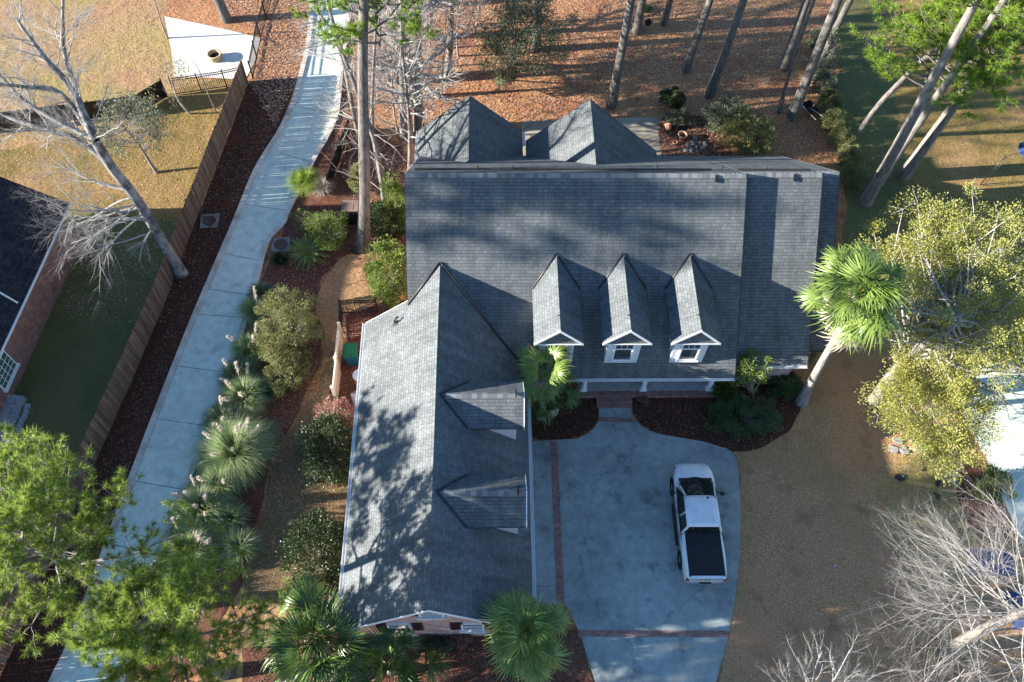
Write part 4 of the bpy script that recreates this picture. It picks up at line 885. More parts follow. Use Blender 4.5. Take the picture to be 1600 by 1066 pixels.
class Tubes:
    """many tapered tubes in one mesh"""
    def __init__(s): s.V = []; s.F = []; s.n = 0
    def add(s, pts, rad, k=4):
        pts = np.asarray(pts, float); n_ = len(pts); rad = np.asarray(rad, float) if hasattr(rad, '__len__') else np.full(n_, rad)
        t = unit(np.gradient(pts, axis=0)); ref = np.array([.31, .2, .93]) if abs(t[0][2]) < .8 else np.array([1., .1, 0]); s1 = unit(np.cross(t, ref)); s2_ = np.cross(t, s1)
        a = np.arange(k) * 2 * np.pi / k; ring = pts[:, None] + (s1[:, None] * np.cos(a)[None, :, None] + s2_[:, None] * np.sin(a)[None, :, None]) * rad[:, None, None]
        s.V.append(ring.reshape(-1, 3)); i = np.arange(n_ - 1)[:, None] * k + s.n; j = np.arange(k)[None]; j2 = (j + 1) % k
        s.F.append(np.stack([i + j, i + j2, i + k + j2, i + k + j], -1).reshape(-1, 4)); s.n += n_ * k
    def mesh(s, name, mat): return fast_mesh(name, np.vstack(s.V), np.vstack(s.F), mat, True)
def grow(T, p, d, L, r0, depth, r, tips=None, kids=(4, 7), spread=.75, up=.12, wob_=.16, taper=.35, mink=.25, lenf=(.45, .7), kmin=3, seg=None):
    n_ = seg or max(4, int(3 + L * 2)); n_ = min(n_, 9); pts = [np.array(p, float)]; d = unit(np.array(d, float)); st = L / (n_ - 1); dirs = [d]
    for _ in range(n_ - 1):
        d = unit(d + r.normal(0, wob_, 3) + np.array([0, 0, up * .35])); pts.append(pts[-1] + d * st); dirs.append(d)
    pts = np.array(pts); rad = r0 * (1 - np.linspace(0, 1, n_) * (1 - taper)); T.add(pts, rad, 8 if r0 > .12 else 6 if r0 > .05 else 4 if r0 > .02 else kmin)
    if tips is not None and depth <= 1: tips.append((pts[-1], d)); tips.append((pts[n_ // 2], dirs[n_ // 2]))
    if depth == 0: return
    for c in range(r.integers(*kids)):
        f = r.uniform(mink, 1.0); i = min(int(f * (n_ - 1)), n_ - 2); q = pts[i] + (pts[i + 1] - pts[i]) * (f * (n_ - 1) - i)
        nd = unit(dirs[i] + unit(r.normal(0, 1, 3)) * spread * r.uniform(.7, 1.4)); rr = r0 * (1 - f * (1 - taper)) * r.uniform(.4, .65)
        grow(T, q, nd, L * r.uniform(*lenf) * (1.15 - f * .4), rr, depth - 1, r, tips, kids, spread, up, wob_, taper, .15, lenf, kmin)
def trunk_pts(base, top, n_=9, bow=.12, seed=0):
    r = np.random.default_rng(seed); base, top = np.array(base, float), np.array(top, float); t = np.linspace(0, 1, n_)[:, None]; P = base + (top - base) * t
    w1 = r.normal(0, bow, 2); P[:, :2] += np.sin(t * np.pi) * w1 + np.sin(t * 2 * np.pi) * r.normal(0, bow * .5, 2); return P
def lean(b, t, zmax=14):
    B = G(*b); best = min((np.hypot(*(G(*t, z) - B)[:2]), z) for z in np.arange(1, zmax, .25)); Tp = G(*t, best[1]); d = (Tp - B) / Tp[2]; return B, d
def flare(n_, r0, r1, fl=1.5):
    t = np.linspace(0, 1, n_); return r0 + (r1 - r0) * t + r0 * (fl - 1) * np.exp(-t * n_ * 1.1)

# ---- pines
def tuft_cloud(tips, r, L=.24, W=.011, per=34, D=.9):
    tp_ = np.array([t[0] for t in tips]); td = unit(np.array([t[1] for t in tips])); n_ = len(tp_); idx = np.repeat(np.arange(n_), per)
    d = unit(td[idx] * D + unit(r.normal(0, 1, (len(idx), 3)))); off = td[idx] * r.uniform(-.10, .04, (len(idx), 1)); A = tp_[idx] + off
    s = unit(np.cross(d, r.normal(0, 1, (len(idx), 3)))) * W; l = L * r.uniform(.7, 1.15, (len(idx), 1)); C = A + d * l + np.array([0, 0, -.03]) * l
    V = np.stack([A - s, A + s, C], 1).reshape(-1, 3); return V, np.arange(len(V)).reshape(-1, 3)
def pine_crown(seed, z0, z1, R, nl, r0, sub=9, tuft=dict(), limbup=.15, shape=None, droop=0):
    """limbs and needle tufts around the z axis; returns (branch mesh, needle mesh)"""
    r = np.random.default_rng(seed); T = Tubes(); tips = []
    for k in range(nl):
        f = (k + r.uniform(0, 1)) / nl; z = z0 + (z1 - z0) * f; Rl = R * (shape(f) if shape else math.sin(math.pi * (.22 + .72 * f)) ** .8) * r.uniform(.75, 1.15); a = k * 2.4 + r.uniform(-.4, .4)
        d = np.array([math.cos(a), math.sin(a), limbup + f * .5]); n_ = 7; pts = [np.array([0, 0, z])]; dd = unit(d)
        for _ in range(n_ - 1): dd = unit(dd + r.normal(0, .12, 3) + np.array([0, 0, .05 - droop])); pts.append(pts[-1] + dd * Rl / (n_ - 1))
        pts = np.array(pts); T.add(pts, r0 * .3 * (1 - .8 * np.linspace(0, 1, n_)), 5); tips.append((pts[-1], dd))
        for c in range(sub):
            i = r.integers(2, n_); q = pts[i]; sd = unit(dd + unit(r.normal(0, 1, 3)) * .9 * np.array([1, 1, .6]) + np.array([0, 0, .15])); Ls = Rl * r.uniform(.2, .42); m2 = 4
            sp = [q]; e_ = sd
            for _ in range(m2): e_ = unit(e_ + r.normal(0, .2, 3) + np.array([0, 0, .1])); sp.append(sp[-1] + e_ * Ls / m2)
            sp = np.array(sp); T.add(sp, r0 * .09 * (1 - .6 * np.linspace(0, 1, m2 + 1)), 3); tips.append((sp[-1], e_)); tips.append((sp[-2] + r.normal(0, .08, 3), e_))
            for c2 in range(3):
                q2 = sp[r.integers(1, m2 + 1)]; e2 = unit(e_ + unit(r.normal(0, 1, 3)) * .9 + np.array([0, 0, .2])); t2 = q2 + e2 * r.uniform(.25, .55); T.add(np.array([q2, t2]), [.012, .008], 3); tips.append((t2, e2))
    V, F = tuft_cloud(tips, r, **tuft); return T, V, F
def pine(base, top, r0, label, crown, group=None, mat='bark_pine', cat='pine tree', seed=0, r1=None, dia=None):
    """trunk from base to top (world), crown = (branch mesh, needle mesh, height span above which it sits)"""
    t = thing('pine_tree', label, cat, (base[0], base[1], 0), group=group); o = np.array([base[0], base[1], 0]); T = Tubes(); P = trunk_pts(np.array(base) - o, np.array(top) - o, 12, .10, seed)
    P[0][2] = -.1; T.add(P, flare(12, r0, r1 or r0 * .5, 1.35), 12); link('trunk', T.mesh('trunk', M[mat]), t)
    if crown:
        c = link('crown', crown[1], t); c.location = tuple(top - o); c.rotation_euler = (0, 0, seed * 1.3); b_ = link('branches', crown[0], t); b_.location = tuple(top - o); b_.rotation_euler = (0, 0, seed * 1.3)
    return t
def mk_crown(seed, z0, z1, R, nl, tuft, nm='needle', sub=8, droop=0):
    T, V, F = pine_crown(seed, z0, z1, R, nl, .16, sub, tuft, droop=droop); return T.mesh('branches', M['bark_pine']), fast_mesh('crown', V, F, M[nm])
CR_A = mk_crown(1, -5.5, .3, 3.0, 26, dict(L=.34, W=.022, per=14), 'needle', 6)
CR_B = mk_crown(2, -4.5, .3, 3.0, 24, dict(L=.30, W=.013, per=30), 'needle_y', 8)
# pine trunks of the wood behind the house: (base px, px higher on the trunk, radius, height, label)
WOOD = [((955, 165), (985, 0), .27, 21, 'pine with dark scaly trunk standing just behind the right rear roof peak'),
        ((995, 50), (1003, 0), .25, 20, 'pine trunk at the top edge next to the reddish clay pot'),
        ((1037, 38), (1047, 0), .19, 19, 'slim pine trunk at the top edge, right of the clay pot'),
        ((1070, 112), (1103, 0), .24, 20, 'straight grey pine trunk between the clay pot and the rear shrubs'),
        ((1108, 150), (1162, 0), .25, 21, 'pine trunk rising straight out of the big rear shrub'),
        ((1225, 106), (1262, 0), .27, 21, 'darkest pine trunk, in shade left of the thin leaning stem'),
        ((1217, 176), (1272, 0), .11, 17, 'thinnest straight pine stem beside the dark wheelbarrow'),
        ((1237, 184), (1310, 0), .29, 22, 'stout pine trunk rooted next to the dark wheelbarrow'),
        ((1270, 122), (1332, 0), .22, 20, 'pine trunk wrapped in ivy at the head of the low hedge'),
        ((838, 78), (846, 0), .25, 17, 'short visible pine trunk under the dark olive tree crown'),
        ((355, 32), (342, 0), .27, 20, 'lone pine trunk at the top edge above the white patio')]
for i, (b_, t_, r0, h, lb) in enumerate(WOOD):
    B, d = lean(b_, t_, 9); top = B + d * h; pine(B, top, r0, lb, CR_A, 'pines in the wood behind the house', seed=i)
B, d = lean((567, 388), (571, 0), 16); d = d * .95; pine(B, B + d * 18.6, .33, 'tallest pine, thick trunk crossing the red mulch left of the main roof', CR_B, seed=20, r1=.17)
for i, (b_, t_, r0, h, lb) in enumerate([((1412, 275), (1600, 8), .31, 18, 'pale sunlit leaning pine farthest right, over the side lawn'), ((1352, 316), (1530, 0), .31, 17.5, 'thick leaning pine of the close pair at the side lawn'),
        ((1372, 285), (1562, 8), .26, 17, 'rear pine of the close leaning pair at the side lawn')]):
    B, d = lean(b_, t_, 15); t = pine(B, B + d * h, r0, lb, CR_B, mat='bark_pale', seed=30 + i)
    if i == 2:
        for me_, nm_ in ((CR_B[1], 'crown'), (CR_B[0], 'branches')): o = link(nm_, me_, t); o.location = tuple(d * 11.5 + np.array([1.2, 1.0, 0])); o.scale = (1.1, 1.1, .7); o.rotation_euler = (0, 0, 2)
# crooked slim one: follow points
B = G(1335, 217); pts = [B, G(1372, 165, 3.0), G(1430, 105, 6.2), G(1480, 62, 8.6), G(1495, 40, 9.8)]
t = thing('pine_tree', 'slender crooked pale stem leaning out from the low hedge', 'pine tree', (B[0], B[1], 0)); T = Tubes(); Pq = spline([p_ - np.array([B[0], B[1], 0]) for p_ in pts], 4); T.add(Pq, np.linspace(.17, .08, len(Pq)), 10); link('trunk', T.mesh('trunk', M['bark_pale']), t)
c = link('crown', CR_B[1], t); c.location = tuple(Pq[-1]); c.scale = (1.4, 1.4, .9); b_ = link('branches', CR_B[0], t); b_.location = tuple(Pq[-1]); b_.scale = (1.4, 1.4, .9)

# big pine filling the lower left corner
def near_pine(base, top, R, z0, label, seed, nl=30, sub=12, per=46, L=.29, W=.0095):
    t = thing('pine_tree', label, 'pine tree', (base[0], base[1], 0)); T0 = Tubes(); P = trunk_pts((0, 0, -.1), (top[0] - base[0], top[1] - base[1], top[2]), 12, .15, seed); T0.add(P, flare(12, .26, .07, 1.3), 12); link('trunk', T0.mesh('trunk', M['bark_pine']), t)
    T, V, F = pine_crown(seed, z0 - top[2], 0, R, nl, .22, sub, dict(L=L, W=W, per=per, D=.7), limbup=.12, shape=lambda f: 1.0 - .55 * f)
    off = (top[0] - base[0], top[1] - base[1], top[2]); o = link('branches', T.mesh('branches', M['twig_dim']), t); o.location = off; o = link('crown', fast_mesh('crown', V, F, M['needle']), t); o.location = off
n1 = G(75, 850, 9.0); near_pine(n1[:2], (n1[0], n1[1], 12.2), 3.9, 6.4, 'broad green pine crown filling the lower left corner', 5, 31, 10)
n2 = G(262, 992, 7.2); near_pine(n2[:2], (n2[0], n2[1], 9.8), 3.5, 4.8, 'smaller pine crown over the lane, right of the corner pine', 9, 30, 10)

# ---- bare trees
def bare(name, label, base, segs, mat, tmat, seed, limbs, kids=(4, 7), depth=3, cat='bare tree', group=None, **kw):
    """segs: trunk polylines [(pts, radii)] (world); limbs: [(point, direction, length, radius)]"""
    o = np.array([base[0], base[1], 0]); t = thing(name, label, cat, tuple(o), group=group); r = np.random.default_rng(seed); T = Tubes()
    for pts, rad in segs:
        P = spline(np.array(pts) - o, 4) if len(pts) > 2 else np.array(pts) - o; T.add(P, np.interp(np.linspace(0, 1, len(P)), np.linspace(0, 1, len(rad)), rad), 12)
    link('trunk', T.mesh('trunk', M[mat]), t); T = Tubes(); tips = []
    for p_, d_, L, r0 in limbs: grow(T, np.array(p_) - o, d_, L, r0, depth, r, tips, kids, **kw)
    link('branches', T.mesh('branches', M[tmat]), t); return t, tips, r
B = G(285, 430)
pts = [B, G(262, 392, 1.6), G(235, 345, 3.6), G(205, 300, 5.6), G(172, 258, 7.4), G(148, 218, 9.0)]
fork = pts[-1]
limb1 = [fork, G(112, 140, 10.6), G(70, 90, 12), G(25, 30, 13.2)]; limb2 = [fork, G(95, 146, 10.0), G(40, 136, 10.6), G(-20, 130, 11)]; limb3 = [fork, G(105, 100, 10.8), G(98, 40, 12), G(100, -30, 13)]
limb4 = [G(172, 258, 7.4), G(120, 218, 8.4), G(60, 200, 8.6), G(-20, 172, 9)]; limb5 = [G(148, 218, 9.0), G(80, 185, 9.6), G(30, 150, 10), G(-20, 95, 10.6)]
lim = []
r_ = np.random.default_rng(3)
for Lm, n_ in ((limb1, 15), (limb2, 10), (limb3, 13), (limb4, 14), (limb5, 11)):
    for k in range(n_):
        i = r_.integers(1, len(Lm)); f = r_.uniform(0, 1); q = Lm[i - 1] + (Lm[i] - Lm[i - 1]) * f; dd = unit(Lm[i] - Lm[i - 1]); lim.append((q, unit(dd + unit(r_.normal(0, 1, 3)) * 1.0), r_.uniform(1.4, 2.6), .035))
# low drooping limbs spreading over the neighbour's roof
for (q, tgt, L) in [((235, 345, 3.8), (150, 345, 4.6), 2.7), ((220, 325, 4.6), (60, 330, 5.2), 3.4), ((205, 300, 5.6), (40, 300, 5.8), 3.6), ((225, 335, 4.2), (100, 420, 4.0), 3.3), ((215, 318, 4.8), (20, 380, 5.2), 3.6), ((205, 300, 5.6), (120, 280, 6), 2.8), ((240, 352, 3.2), (200, 400, 3.0), 1.8), ((228, 338, 4.0), (60, 410, 4.6), 3.4), ((220, 325, 4.6), (100, 370, 4.6), 3.2), ((210, 310, 5.2), (0, 340, 5.4), 3.6), ((245, 360, 2.8), (130, 430, 3.2), 2.6), ((215, 315, 5), (150, 390, 4.4), 3)]:
    a, c = G(*q), G(*tgt); lim.append((a, unit(c - a), L * 1.12, .06))
bare('bare_tree', 'huge leafless pale tree leaning over the wooden fence at the left', B, [(pts, [.36, .27, .25, .24, .23, .22]), (limb1, [.2, .15, .11, .06]), (limb2, [.15, .11, .08, .05]), (limb3, [.12, .10, .08, .05]), (limb4, [.15, .13, .11, .08]), (limb5, [.12, .10, .08, .05])], 'bark_bare', 'twig', 11, lim, (5, 8), 3, spread=.75, kmin=3, up=.05, wob_=.14)
# small yard trees between the fence and the patio
def small_bare(b_, t_, h, label, seed, r0=.09, mat='twig_dim', tm='twig_dim', nl=12, L=1.6, leaf=None, nleaf=0, name='bare_tree', cat='bare tree', group=None, kids=(3, 6), depth=2, spread=.8, lf=(.11, .06), z0=.3, up=.25):
    B = G(*b_); B_, d = lean(b_, t_, h) if t_ else (B, np.array([0, 0, 1.])); top = B + d * h; o = np.array([B[0], B[1], 0]); P = trunk_pts(B, top, 8, .12, seed); r = np.random.default_rng(seed); lim = []
    for k in range(nl):
        f = r.uniform(z0, 1); i = min(int(f * 7), 6); q = P[i] + (P[i + 1] - P[i]) * (f * 7 - i); a = r.uniform(0, 6.28); lim.append((q, unit(np.array([math.cos(a), math.sin(a), .45])), L * (1.25 - f * .6), r0 * (1 - f * .7) * .5))
    t, tips, r = bare(name, label, B, [(P, list(flare(8, r0, r0 * .3, 1.25)))], mat, tm, seed + 1, lim, kids, depth, cat, group, spread=spread, up=up)
    if leaf:
        tp_ = np.array([q[0] for q in tips]); idx = r.integers(0, len(tp_), nleaf); Pn = tp_[idx] + r.normal(0, .12, (nleaf, 3)); V, F = leaves(Pn, lf[0], lf[1], r); link('leaves', fast_mesh('leaves', V, F, M[leaf]), t)
    return t
small_bare((245, 270), (203, 215), 4.2, 'bushy twiggy grey green tree behind the huge leafless one', 21, .09, nl=34, L=1.9, leaf='leaf_grey', nleaf=5200, kids=(4, 7), depth=2, up=.1, z0=.35)
small_bare((297, 178), (268, 118), 4.2, 'slim sparsely leaved sapling in front of the black patio fence', 22, .06, 'twig', 'twig_dim', nl=10, L=1.2, leaf='leaf_olive', nleaf=500, kids=(3, 5))
small_bare((339, 176), (298, 92), 4.6, 'thin bare sapling between the patio fence and wooden fence', 23, .035, nl=6, L=1.2, kids=(2, 4))
small_bare((262, 60), (235, 0), 5, 'pale bare shrub tree left of the white patio corner', 24, .06, nl=16, L=1.5, leaf='leaf_olive', nleaf=300)
# leafless trees and red-leaved saplings between lane and house
B = G(601, 316); P1 = [B, G(590, 240, 3.4), G(575, 190, 5.2), G(553, 130, 7.4), G(528, 60, 9.6), G(508, -10, 11.6)]; r_ = np.random.default_rng(5); lim = []
for k in range(26):
    i = r_.integers(1, 6); f = r_.uniform(0, 1); q = P1[i - 1] + (P1[i] - P1[i - 1]) * f; a = r_.uniform(0, 6.28); lim.append((q, np.array([math.cos(a), math.sin(a), .3]), r_.uniform(1.6, 3.0), .045))
bare('bare_tree', 'pale two stemmed leafless tree just right of the tallest pine', B, [(P1, [.17, .14, .13, .11, .09, .06]), ([G(596, 285, 1.4), G(582, 200, 4.4), G(583, 120, 6.8), G(588, 30, 9.6)], [.12, .10, .08, .05])], 'bark_pale', 'twig_dim', 31, lim, (3, 6), 3, spread=.75, up=.1)
B = G(566, 232); P2 = [B, G(553, 180, 2.2), G(540, 110, 5), G(520, 40, 7.6), G(512, -20, 9.6)]; lim = []
for k in range(18):
    i = r_.integers(1, 5); f = r_.uniform(0, 1); q = P2[i - 1] + (P2[i] - P2[i - 1]) * f; a = r_.uniform(1.9, 4.6); lim.append((q, np.array([math.cos(a), math.sin(a), .1]), r_.uniform(1.6, 2.8), .04))
bare('bare_tree', 'leafless tree whose twigs hang over the upper lane kerb', B, [(P2, [.15, .13, .12, .10, .07])], 'bark_pale', 'twig', 32, lim, (3, 6), 3, spread=.75, up=-.05)
SAP = [((622, 210), (612, 60), 8, 'reddish sapling nearest the pale two stemmed tree'), ((646, 225), (640, 60), 8, 'reddish sapling closest to the left rear roof corner'), ((655, 150), (655, 0), 9, 'red leaved sapling in the middle of the thicket behind the house'), ((690, 150), (696, 20), 8, 'red leaved sapling right above the left rear roof'),
       ((612, 110), (608, 0), 8, 'red leaved sapling beside the upper lane'), ((632, 62), (630, 0), 8, 'rearmost red leaved sapling at the top edge'), ((672, 78), (674, 0), 8, 'thin red leaved sapling at the top of the thicket'), ((716, 88), (722, 0), 7, 'orange red sapling between thicket and dark olive tree'), ((742, 52), (752, 0), 7, 'pale leaved sapling left of the dark olive tree at the top'), ((590, 160), (584, 40), 8, 'reddish sapling in front of the upper lane bend'), ((700, 40), (705, 0), 8, 'short looking red sapling at the top edge of the thicket')]
for i, (b_, t_, h, lb) in enumerate(SAP): small_bare(b_, t_, h, lb, 40 + i, .065, 'twig_dim', 'twig', nl=26, L=2.2, leaf='leaf_red', nleaf=700, kids=(4, 7), group='saplings in the thicket between lane and house', lf=(.12, .08), name='sapling', cat='sapling', z0=.2)
for i, (b_, t_, r0, h, lb) in enumerate([((632, 214), (626, 0), .23, 17, 'grey trunk rising from the thicket nearest the lane'), ((655, 205), (648, 0), .27, 18, 'thickest grey trunk in the thicket, just left of the rear roof'), ((618, 130), (606, 0), .21, 17, 'grey trunk deep in the thicket beside the upper lane'), ((700, 118), (706, 0), .20, 16, 'grey trunk at the right side of the thicket above the rear roof'), ((668, 60), (668, 0), .24, 18, 'grey trunk at the top of the thicket'), ((640, 268), (632, 60), .12, 13, 'slim grey trunk by the left rear roof corner')]):
    small_bare(b_, t_, h, lb, 200 + i, r0, 'bark_pale', 'twig', nl=44, L=2.8, leaf='leaf_red', nleaf=280, kids=(4, 8), group='grey trunks in the thicket', z0=.15)
# big bare tree at the lower right
B = G(1475, 1018); tr = [B, G(1535, 985, 3.2), G(1600, 955, 6.2), G(1660, 925, 8.8)]; lim = []; r_ = np.random.default_rng(6)
for k in range(34):
    f = r_.uniform(.12, 1); i = min(int(f * 3), 2); q = tr[i] + (tr[i + 1] - tr[i]) * (f * 3 - i); a = r_.uniform(0, 6.28); lim.append((q, np.array([math.cos(a), math.sin(a), .25]), r_.uniform(2.6, 4.2), .036))
for (q, tg) in [((1600, 955, 6.2), (1440, 800, 5.5)), ((1600, 955, 6.2), (1380, 900, 5.6)), ((1590, 960, 5.8), (1500, 800, 6)), ((1600, 955, 6.2), (1420, 860, 5.5)), ((1570, 970, 4.8), (1370, 1000, 4.6)), ((1600, 955, 6.2), (1560, 790, 6.5)), ((1560, 975, 4.5), (1400, 960, 4.5)), ((1590, 960, 6), (1440, 780, 6.5)), ((1560, 975, 4.5), (1360, 1060, 4.2)), ((1580, 965, 5), (1470, 830, 5.2)), ((1570, 970, 4.8), (1390, 840, 4.8)), ((1590, 960, 5.6), (1350, 950, 4.8))]:
    a, c = G(*q), G(*tg); lim.append((a, unit(c - a), np.linalg.norm(c - a) * .9, .038))
bare('bare_tree', 'large leafless tree at the lower right with a thick pale trunk', B, [(tr, [.24, .21, .17, .12])], 'bark_pale', 'twig_mid', 51, lim, (4, 8), 3, spread=.72, up=.04, wob_=.13)
B = G(1248, 1118); lim = []
for k in range(13): a = r_.uniform(.2, 3.0); lim.append((B + np.array([0, 0, 1.0 + .13 * k]), np.array([math.cos(a) * .8, math.sin(a) * .55, .8]), r_.uniform(2.0, 3.0), .05))
bare('bare_tree', 'small leafless tree cut by the bottom edge right of the driveway', B, [([B, B + np.array([.1, .1, 1.4]), B + np.array([.1, .3, 2.8])], [.12, .1, .06])], 'bark_pale', 'twig', 52, lim, (3, 5), 3, spread=.65, up=.1)
B = G(1400, 1130); lim = []
for k in range(16): a = r_.uniform(.2, 3.0); lim.append((B + np.array([0, 0, 1.0 + .13 * k]), np.array([math.cos(a) * .8, math.sin(a) * .55, .6]), r_.uniform(2.2, 3.2), .05))
bare('bare_tree', 'small leafless tree cut by the bottom edge under the pale trunk', B, [([B, B + np.array([.1, .1, 1.4]), B + np.array([.1, .3, 2.8])], [.12, .1, .06])], 'bark_pale', 'twig_dim', 53, lim, (3, 5), 3, spread=.65, up=.1)

# ---- leafy crowns
def leafy(name, label, cat, base, C, R, ncl, per, L, W, leaf, seed, trunk=None, mat='bark_pale', shell=.45, cl=.26, zmin=.08, limbs=0, group=None, up=.5):
    o = np.array([base[0], base[1], 0]); t = thing(name, label, cat, tuple(o), group=group); r = np.random.default_rng(seed); C = np.array(C) - o
    P, D, cc = clump_points(C, R, ncl, per, r, shell, cl, zmin); V, F = leaves(P, L, W, r, up, D); link('foliage' if not trunk else 'crown', fast_mesh('foliage', V, F, M[leaf]), t)
    T = Tubes()
    if trunk: P_ = spline(np.array(trunk[0]) - o, 4); T.add(P_, np.linspace(trunk[1], trunk[2], len(P_)), 12); link('trunk', T.mesh('trunk', M[mat]), t); T = Tubes(); root = P_[-1]
    else: root = np.array([0, 0, .0])
    sel = r.choice(len(cc), min(limbs or max(8, ncl // 3), len(cc)), replace=False)
    for i in sel:
        s0 = root if not trunk else P_[r.integers(len(P_) // 2, len(P_))]; mid = (s0 + cc[i]) / 2 + r.normal(0, .08, 3) * np.array(R); rr = (trunk[2] * .45 if trunk else .02) ; T.add(spline([s0, mid, cc[i]], 3), np.linspace(rr, .012, 7), 4)
        for k in range(3): T.add(np.array([cc[i], cc[i] + unit(r.normal(0, 1, 3)) * np.mean(R) * cl]), [.012, .006], 3)
    link('stems' if not trunk else 'branches', T.mesh('stems', M['twig_dim' if leaf != 'leaf_oak' else 'twig']), t); return t
# the yellow green evergreen at the right
B = G(1363, 632); tr = [B, G(1392, 590, 2.4), G(1440, 540, 4.6), G(1495, 500, 7)]
leafy('oak_tree', 'large yellow green evergreen tree right of the tall palm', 'tree', B, G(1500, 440, 6.4), (4.9, 5.0, 2.6), 340, 250, .095, .052, 'leaf_oak', 61, (tr, .33, .2), 'bark_pale', .12, .15, .8, 170)
leafy('oak_tree', 'lower yellow green crown hanging over the dark scraps', 'tree', G(1490, 760), G(1462, 640, 3.8), (2.7, 2.9, 1.7), 170, 210, .095, .052, 'leaf_oak', 62, ([G(1490, 760), G(1495, 735, 1.4), G(1500, 700, 3)], .16, .09), 'bark_pale', .3, .22, .8, 40)
leafy('oak_tree', 'grey leaved tree crown at the right edge beside the white driveway', 'tree', G(1640, 700), G(1640, 590, 5), (1.8, 2.4, 1.9), 60, 160, .10, .055, 'leaf_grey', 63, ([G(1640, 700), G(1640, 660, 2), G(1630, 620, 4.5)], .2, .1), 'bark_pale', .3, .22, .8, 40)
r_ = np.random.default_rng(9); lim = []; B = G(1470, 640)
for k in range(24): a = r_.uniform(0, 6.28); lim.append((B + np.array([0, 0, 3.0 + .12 * k]), np.array([math.cos(a), math.sin(a), .2]), r_.uniform(1.6, 3.0), .05))
bare('bare_tree', 'leafless grey branches tangled below the yellow green tree', B, [([B, B + np.array([.2, .1, 2]), B + np.array([.1, .5, 5.5])], [.16, .13, .07])], 'bark_pale', 'twig', 64, lim, (3, 6), 2, spread=.7)
# dark olive tree at the top and its neighbours
leafy('olive_tree', 'dark olive green tree over the short pine trunk at the top', 'tree', G(800, 100), G(818, 50, 3.6), (2.7, 2.9, 2.1), 95, 140, .13, .07, 'leaf_grey', 65, ([G(800, 100), G(805, 80, 1.6), G(812, 55, 3)], .12, .07), 'bark_pine', .3, .24, .4, 30)
leafy('olive_tree', 'smaller dark green bush left of the short pine trunk', 'tree', G(790, 125), G(788, 108, 1.8), (1.0, 1.1, 1.1), 30, 120, .11, .06, 'leaf_grey', 66, ([G(790, 125), G(790, 118, .8), G(788, 110, 1.6)], .06, .04), 'bark_pine', .3, .28, .3, 12)
# ---- shrubs: (px centre, height, rx, ry, leaf, size, label, seed, name)
def shrub(uv, h, rx, ry, leaf, label, seed, ls=(.10, .055), dens=1.0, name='shrub', cat='shrub', ncl=None, cl=.30, group=None):
    p = G(*uv, h * .5); A = rx * ry; ncl = ncl or int(26 + 26 * A); per = int(120 * dens / (1 + .12 * A))
    return leafy(name, label, cat, (p[0], p[1]), (p[0], p[1], h * .48), (rx, ry, h * .52), ncl, per, ls[0], ls[1], leaf, seed, shell=.5, cl=cl, group=group, zmin=.06)
shrub((448, 508), 3.0, 1.45, 2.3, 'leaf_olive', 'largest olive brown shrub between the lane grasses and the grass path', 71, (.085, .045), 2.2, ncl=150, cl=.2)
shrub((446, 585), 1.7, 1.0, 1.0, 'leaf_olive', 'lower rounded end of the long olive brown shrub', 72, (.085, .045), 1.5, cl=.25)
shrub((512, 700), 2.1, 1.4, 1.65, 'leaf_dark', 'round dark glossy shrub below the pinkish bush by the side wing', 73, (.10, .06), 1.6)
shrub((494, 862), 2.1, 1.3, 1.75, 'leaf_dark', 'dark glossy shrub above the lower left palm', 74, (.10, .06), 1.6)
shrub((522, 648), 1.4, .95, .7, 'leaf_red', 'pinkish red shrub at the end of the cream screen', 75, (.10, .05), .7)
shrub((615, 318), 3.6, .75, 1.0, 'leaf_bright', 'light green tall shrub against the upper left end of the main roof', 76, (.12, .07), 1.3)
shrub((606, 345), 2.6, .75, .8, 'leaf_dark', 'deeper green shrub under the light green one at the roof corner', 77, (.12, .07), 1.2)
shrub((609, 428), 2.8, 1.05, 1.55, 'leaf_bright', 'round bright green shrub touching the black iron fence', 78, (.12, .07), 1.6)
shrub((512, 360), 1.8, .95, 1.35, 'leaf_bright', 'fine leaved olive shrub right of the spiky cycad', 79, (.07, .035), 1.4)
shrub((478, 345), 1.1, .8, .75, 'leaf_olive', 'low brownish shrub between bright grass clump and cycad', 80, (.08, .04), .8)
shrub((556, 278), 1.5, .4, .7, 'leaf_olive', 'narrow light shrub close to the left of the thick pine trunk', 81, (.10, .05), 1.0)
shrub((440, 405), .5, .4, .3, 'leaf_dark', 'small dark plant below the stained manhole collar', 82, (.09, .05), .8)
shrub((1052, 153), 1.2, .8, .6, 'leaf_dark', 'clipped dark shrub above the pots behind the house', 83, (.09, .05), 1.5)
shrub((1058, 183), 1.1, .75, .5, 'leaf_grey', 'grey green shrub directly above the terracotta pots', 84, (.10, .05), 1.2)
shrub((1135, 178), 1.9, 1.2, 1.2, 'leaf_grey', 'left part of the big spreading rear shrub', 85, (.12, .05), 1.6)
shrub((1172, 205), 1.9, 1.5, 1.3, 'leaf_olive', 'largest spreading grey green shrub behind the house', 86, (.12, .05), 1.7)
shrub((1165, 650), 1.3, 1.75, 1.15, 'leaf_mid', 'wide dark green mounded shrub at the top right corner of the driveway', 87, (.07, .04), 2.0, ncl=110, cl=.22)
shrub((1134, 606), .9, .55, .45, 'leaf_bright', 'small leafy plant at the right end of the porch', 88, (.14, .06), .8)
leafy('small_tree', 'pale green small tree standing at the corner of the porch gutter', 'tree', G(1178, 628), G(1172, 580, 2.4), (.85, .85, 1.0), 46, 75, .14, .055, 'leaf_bright', 89, ([G(1178, 628), G(1177, 618, .7), G(1174, 600, 1.7)], .05, .035), 'bark_pale', .2, .26, .5, 34)
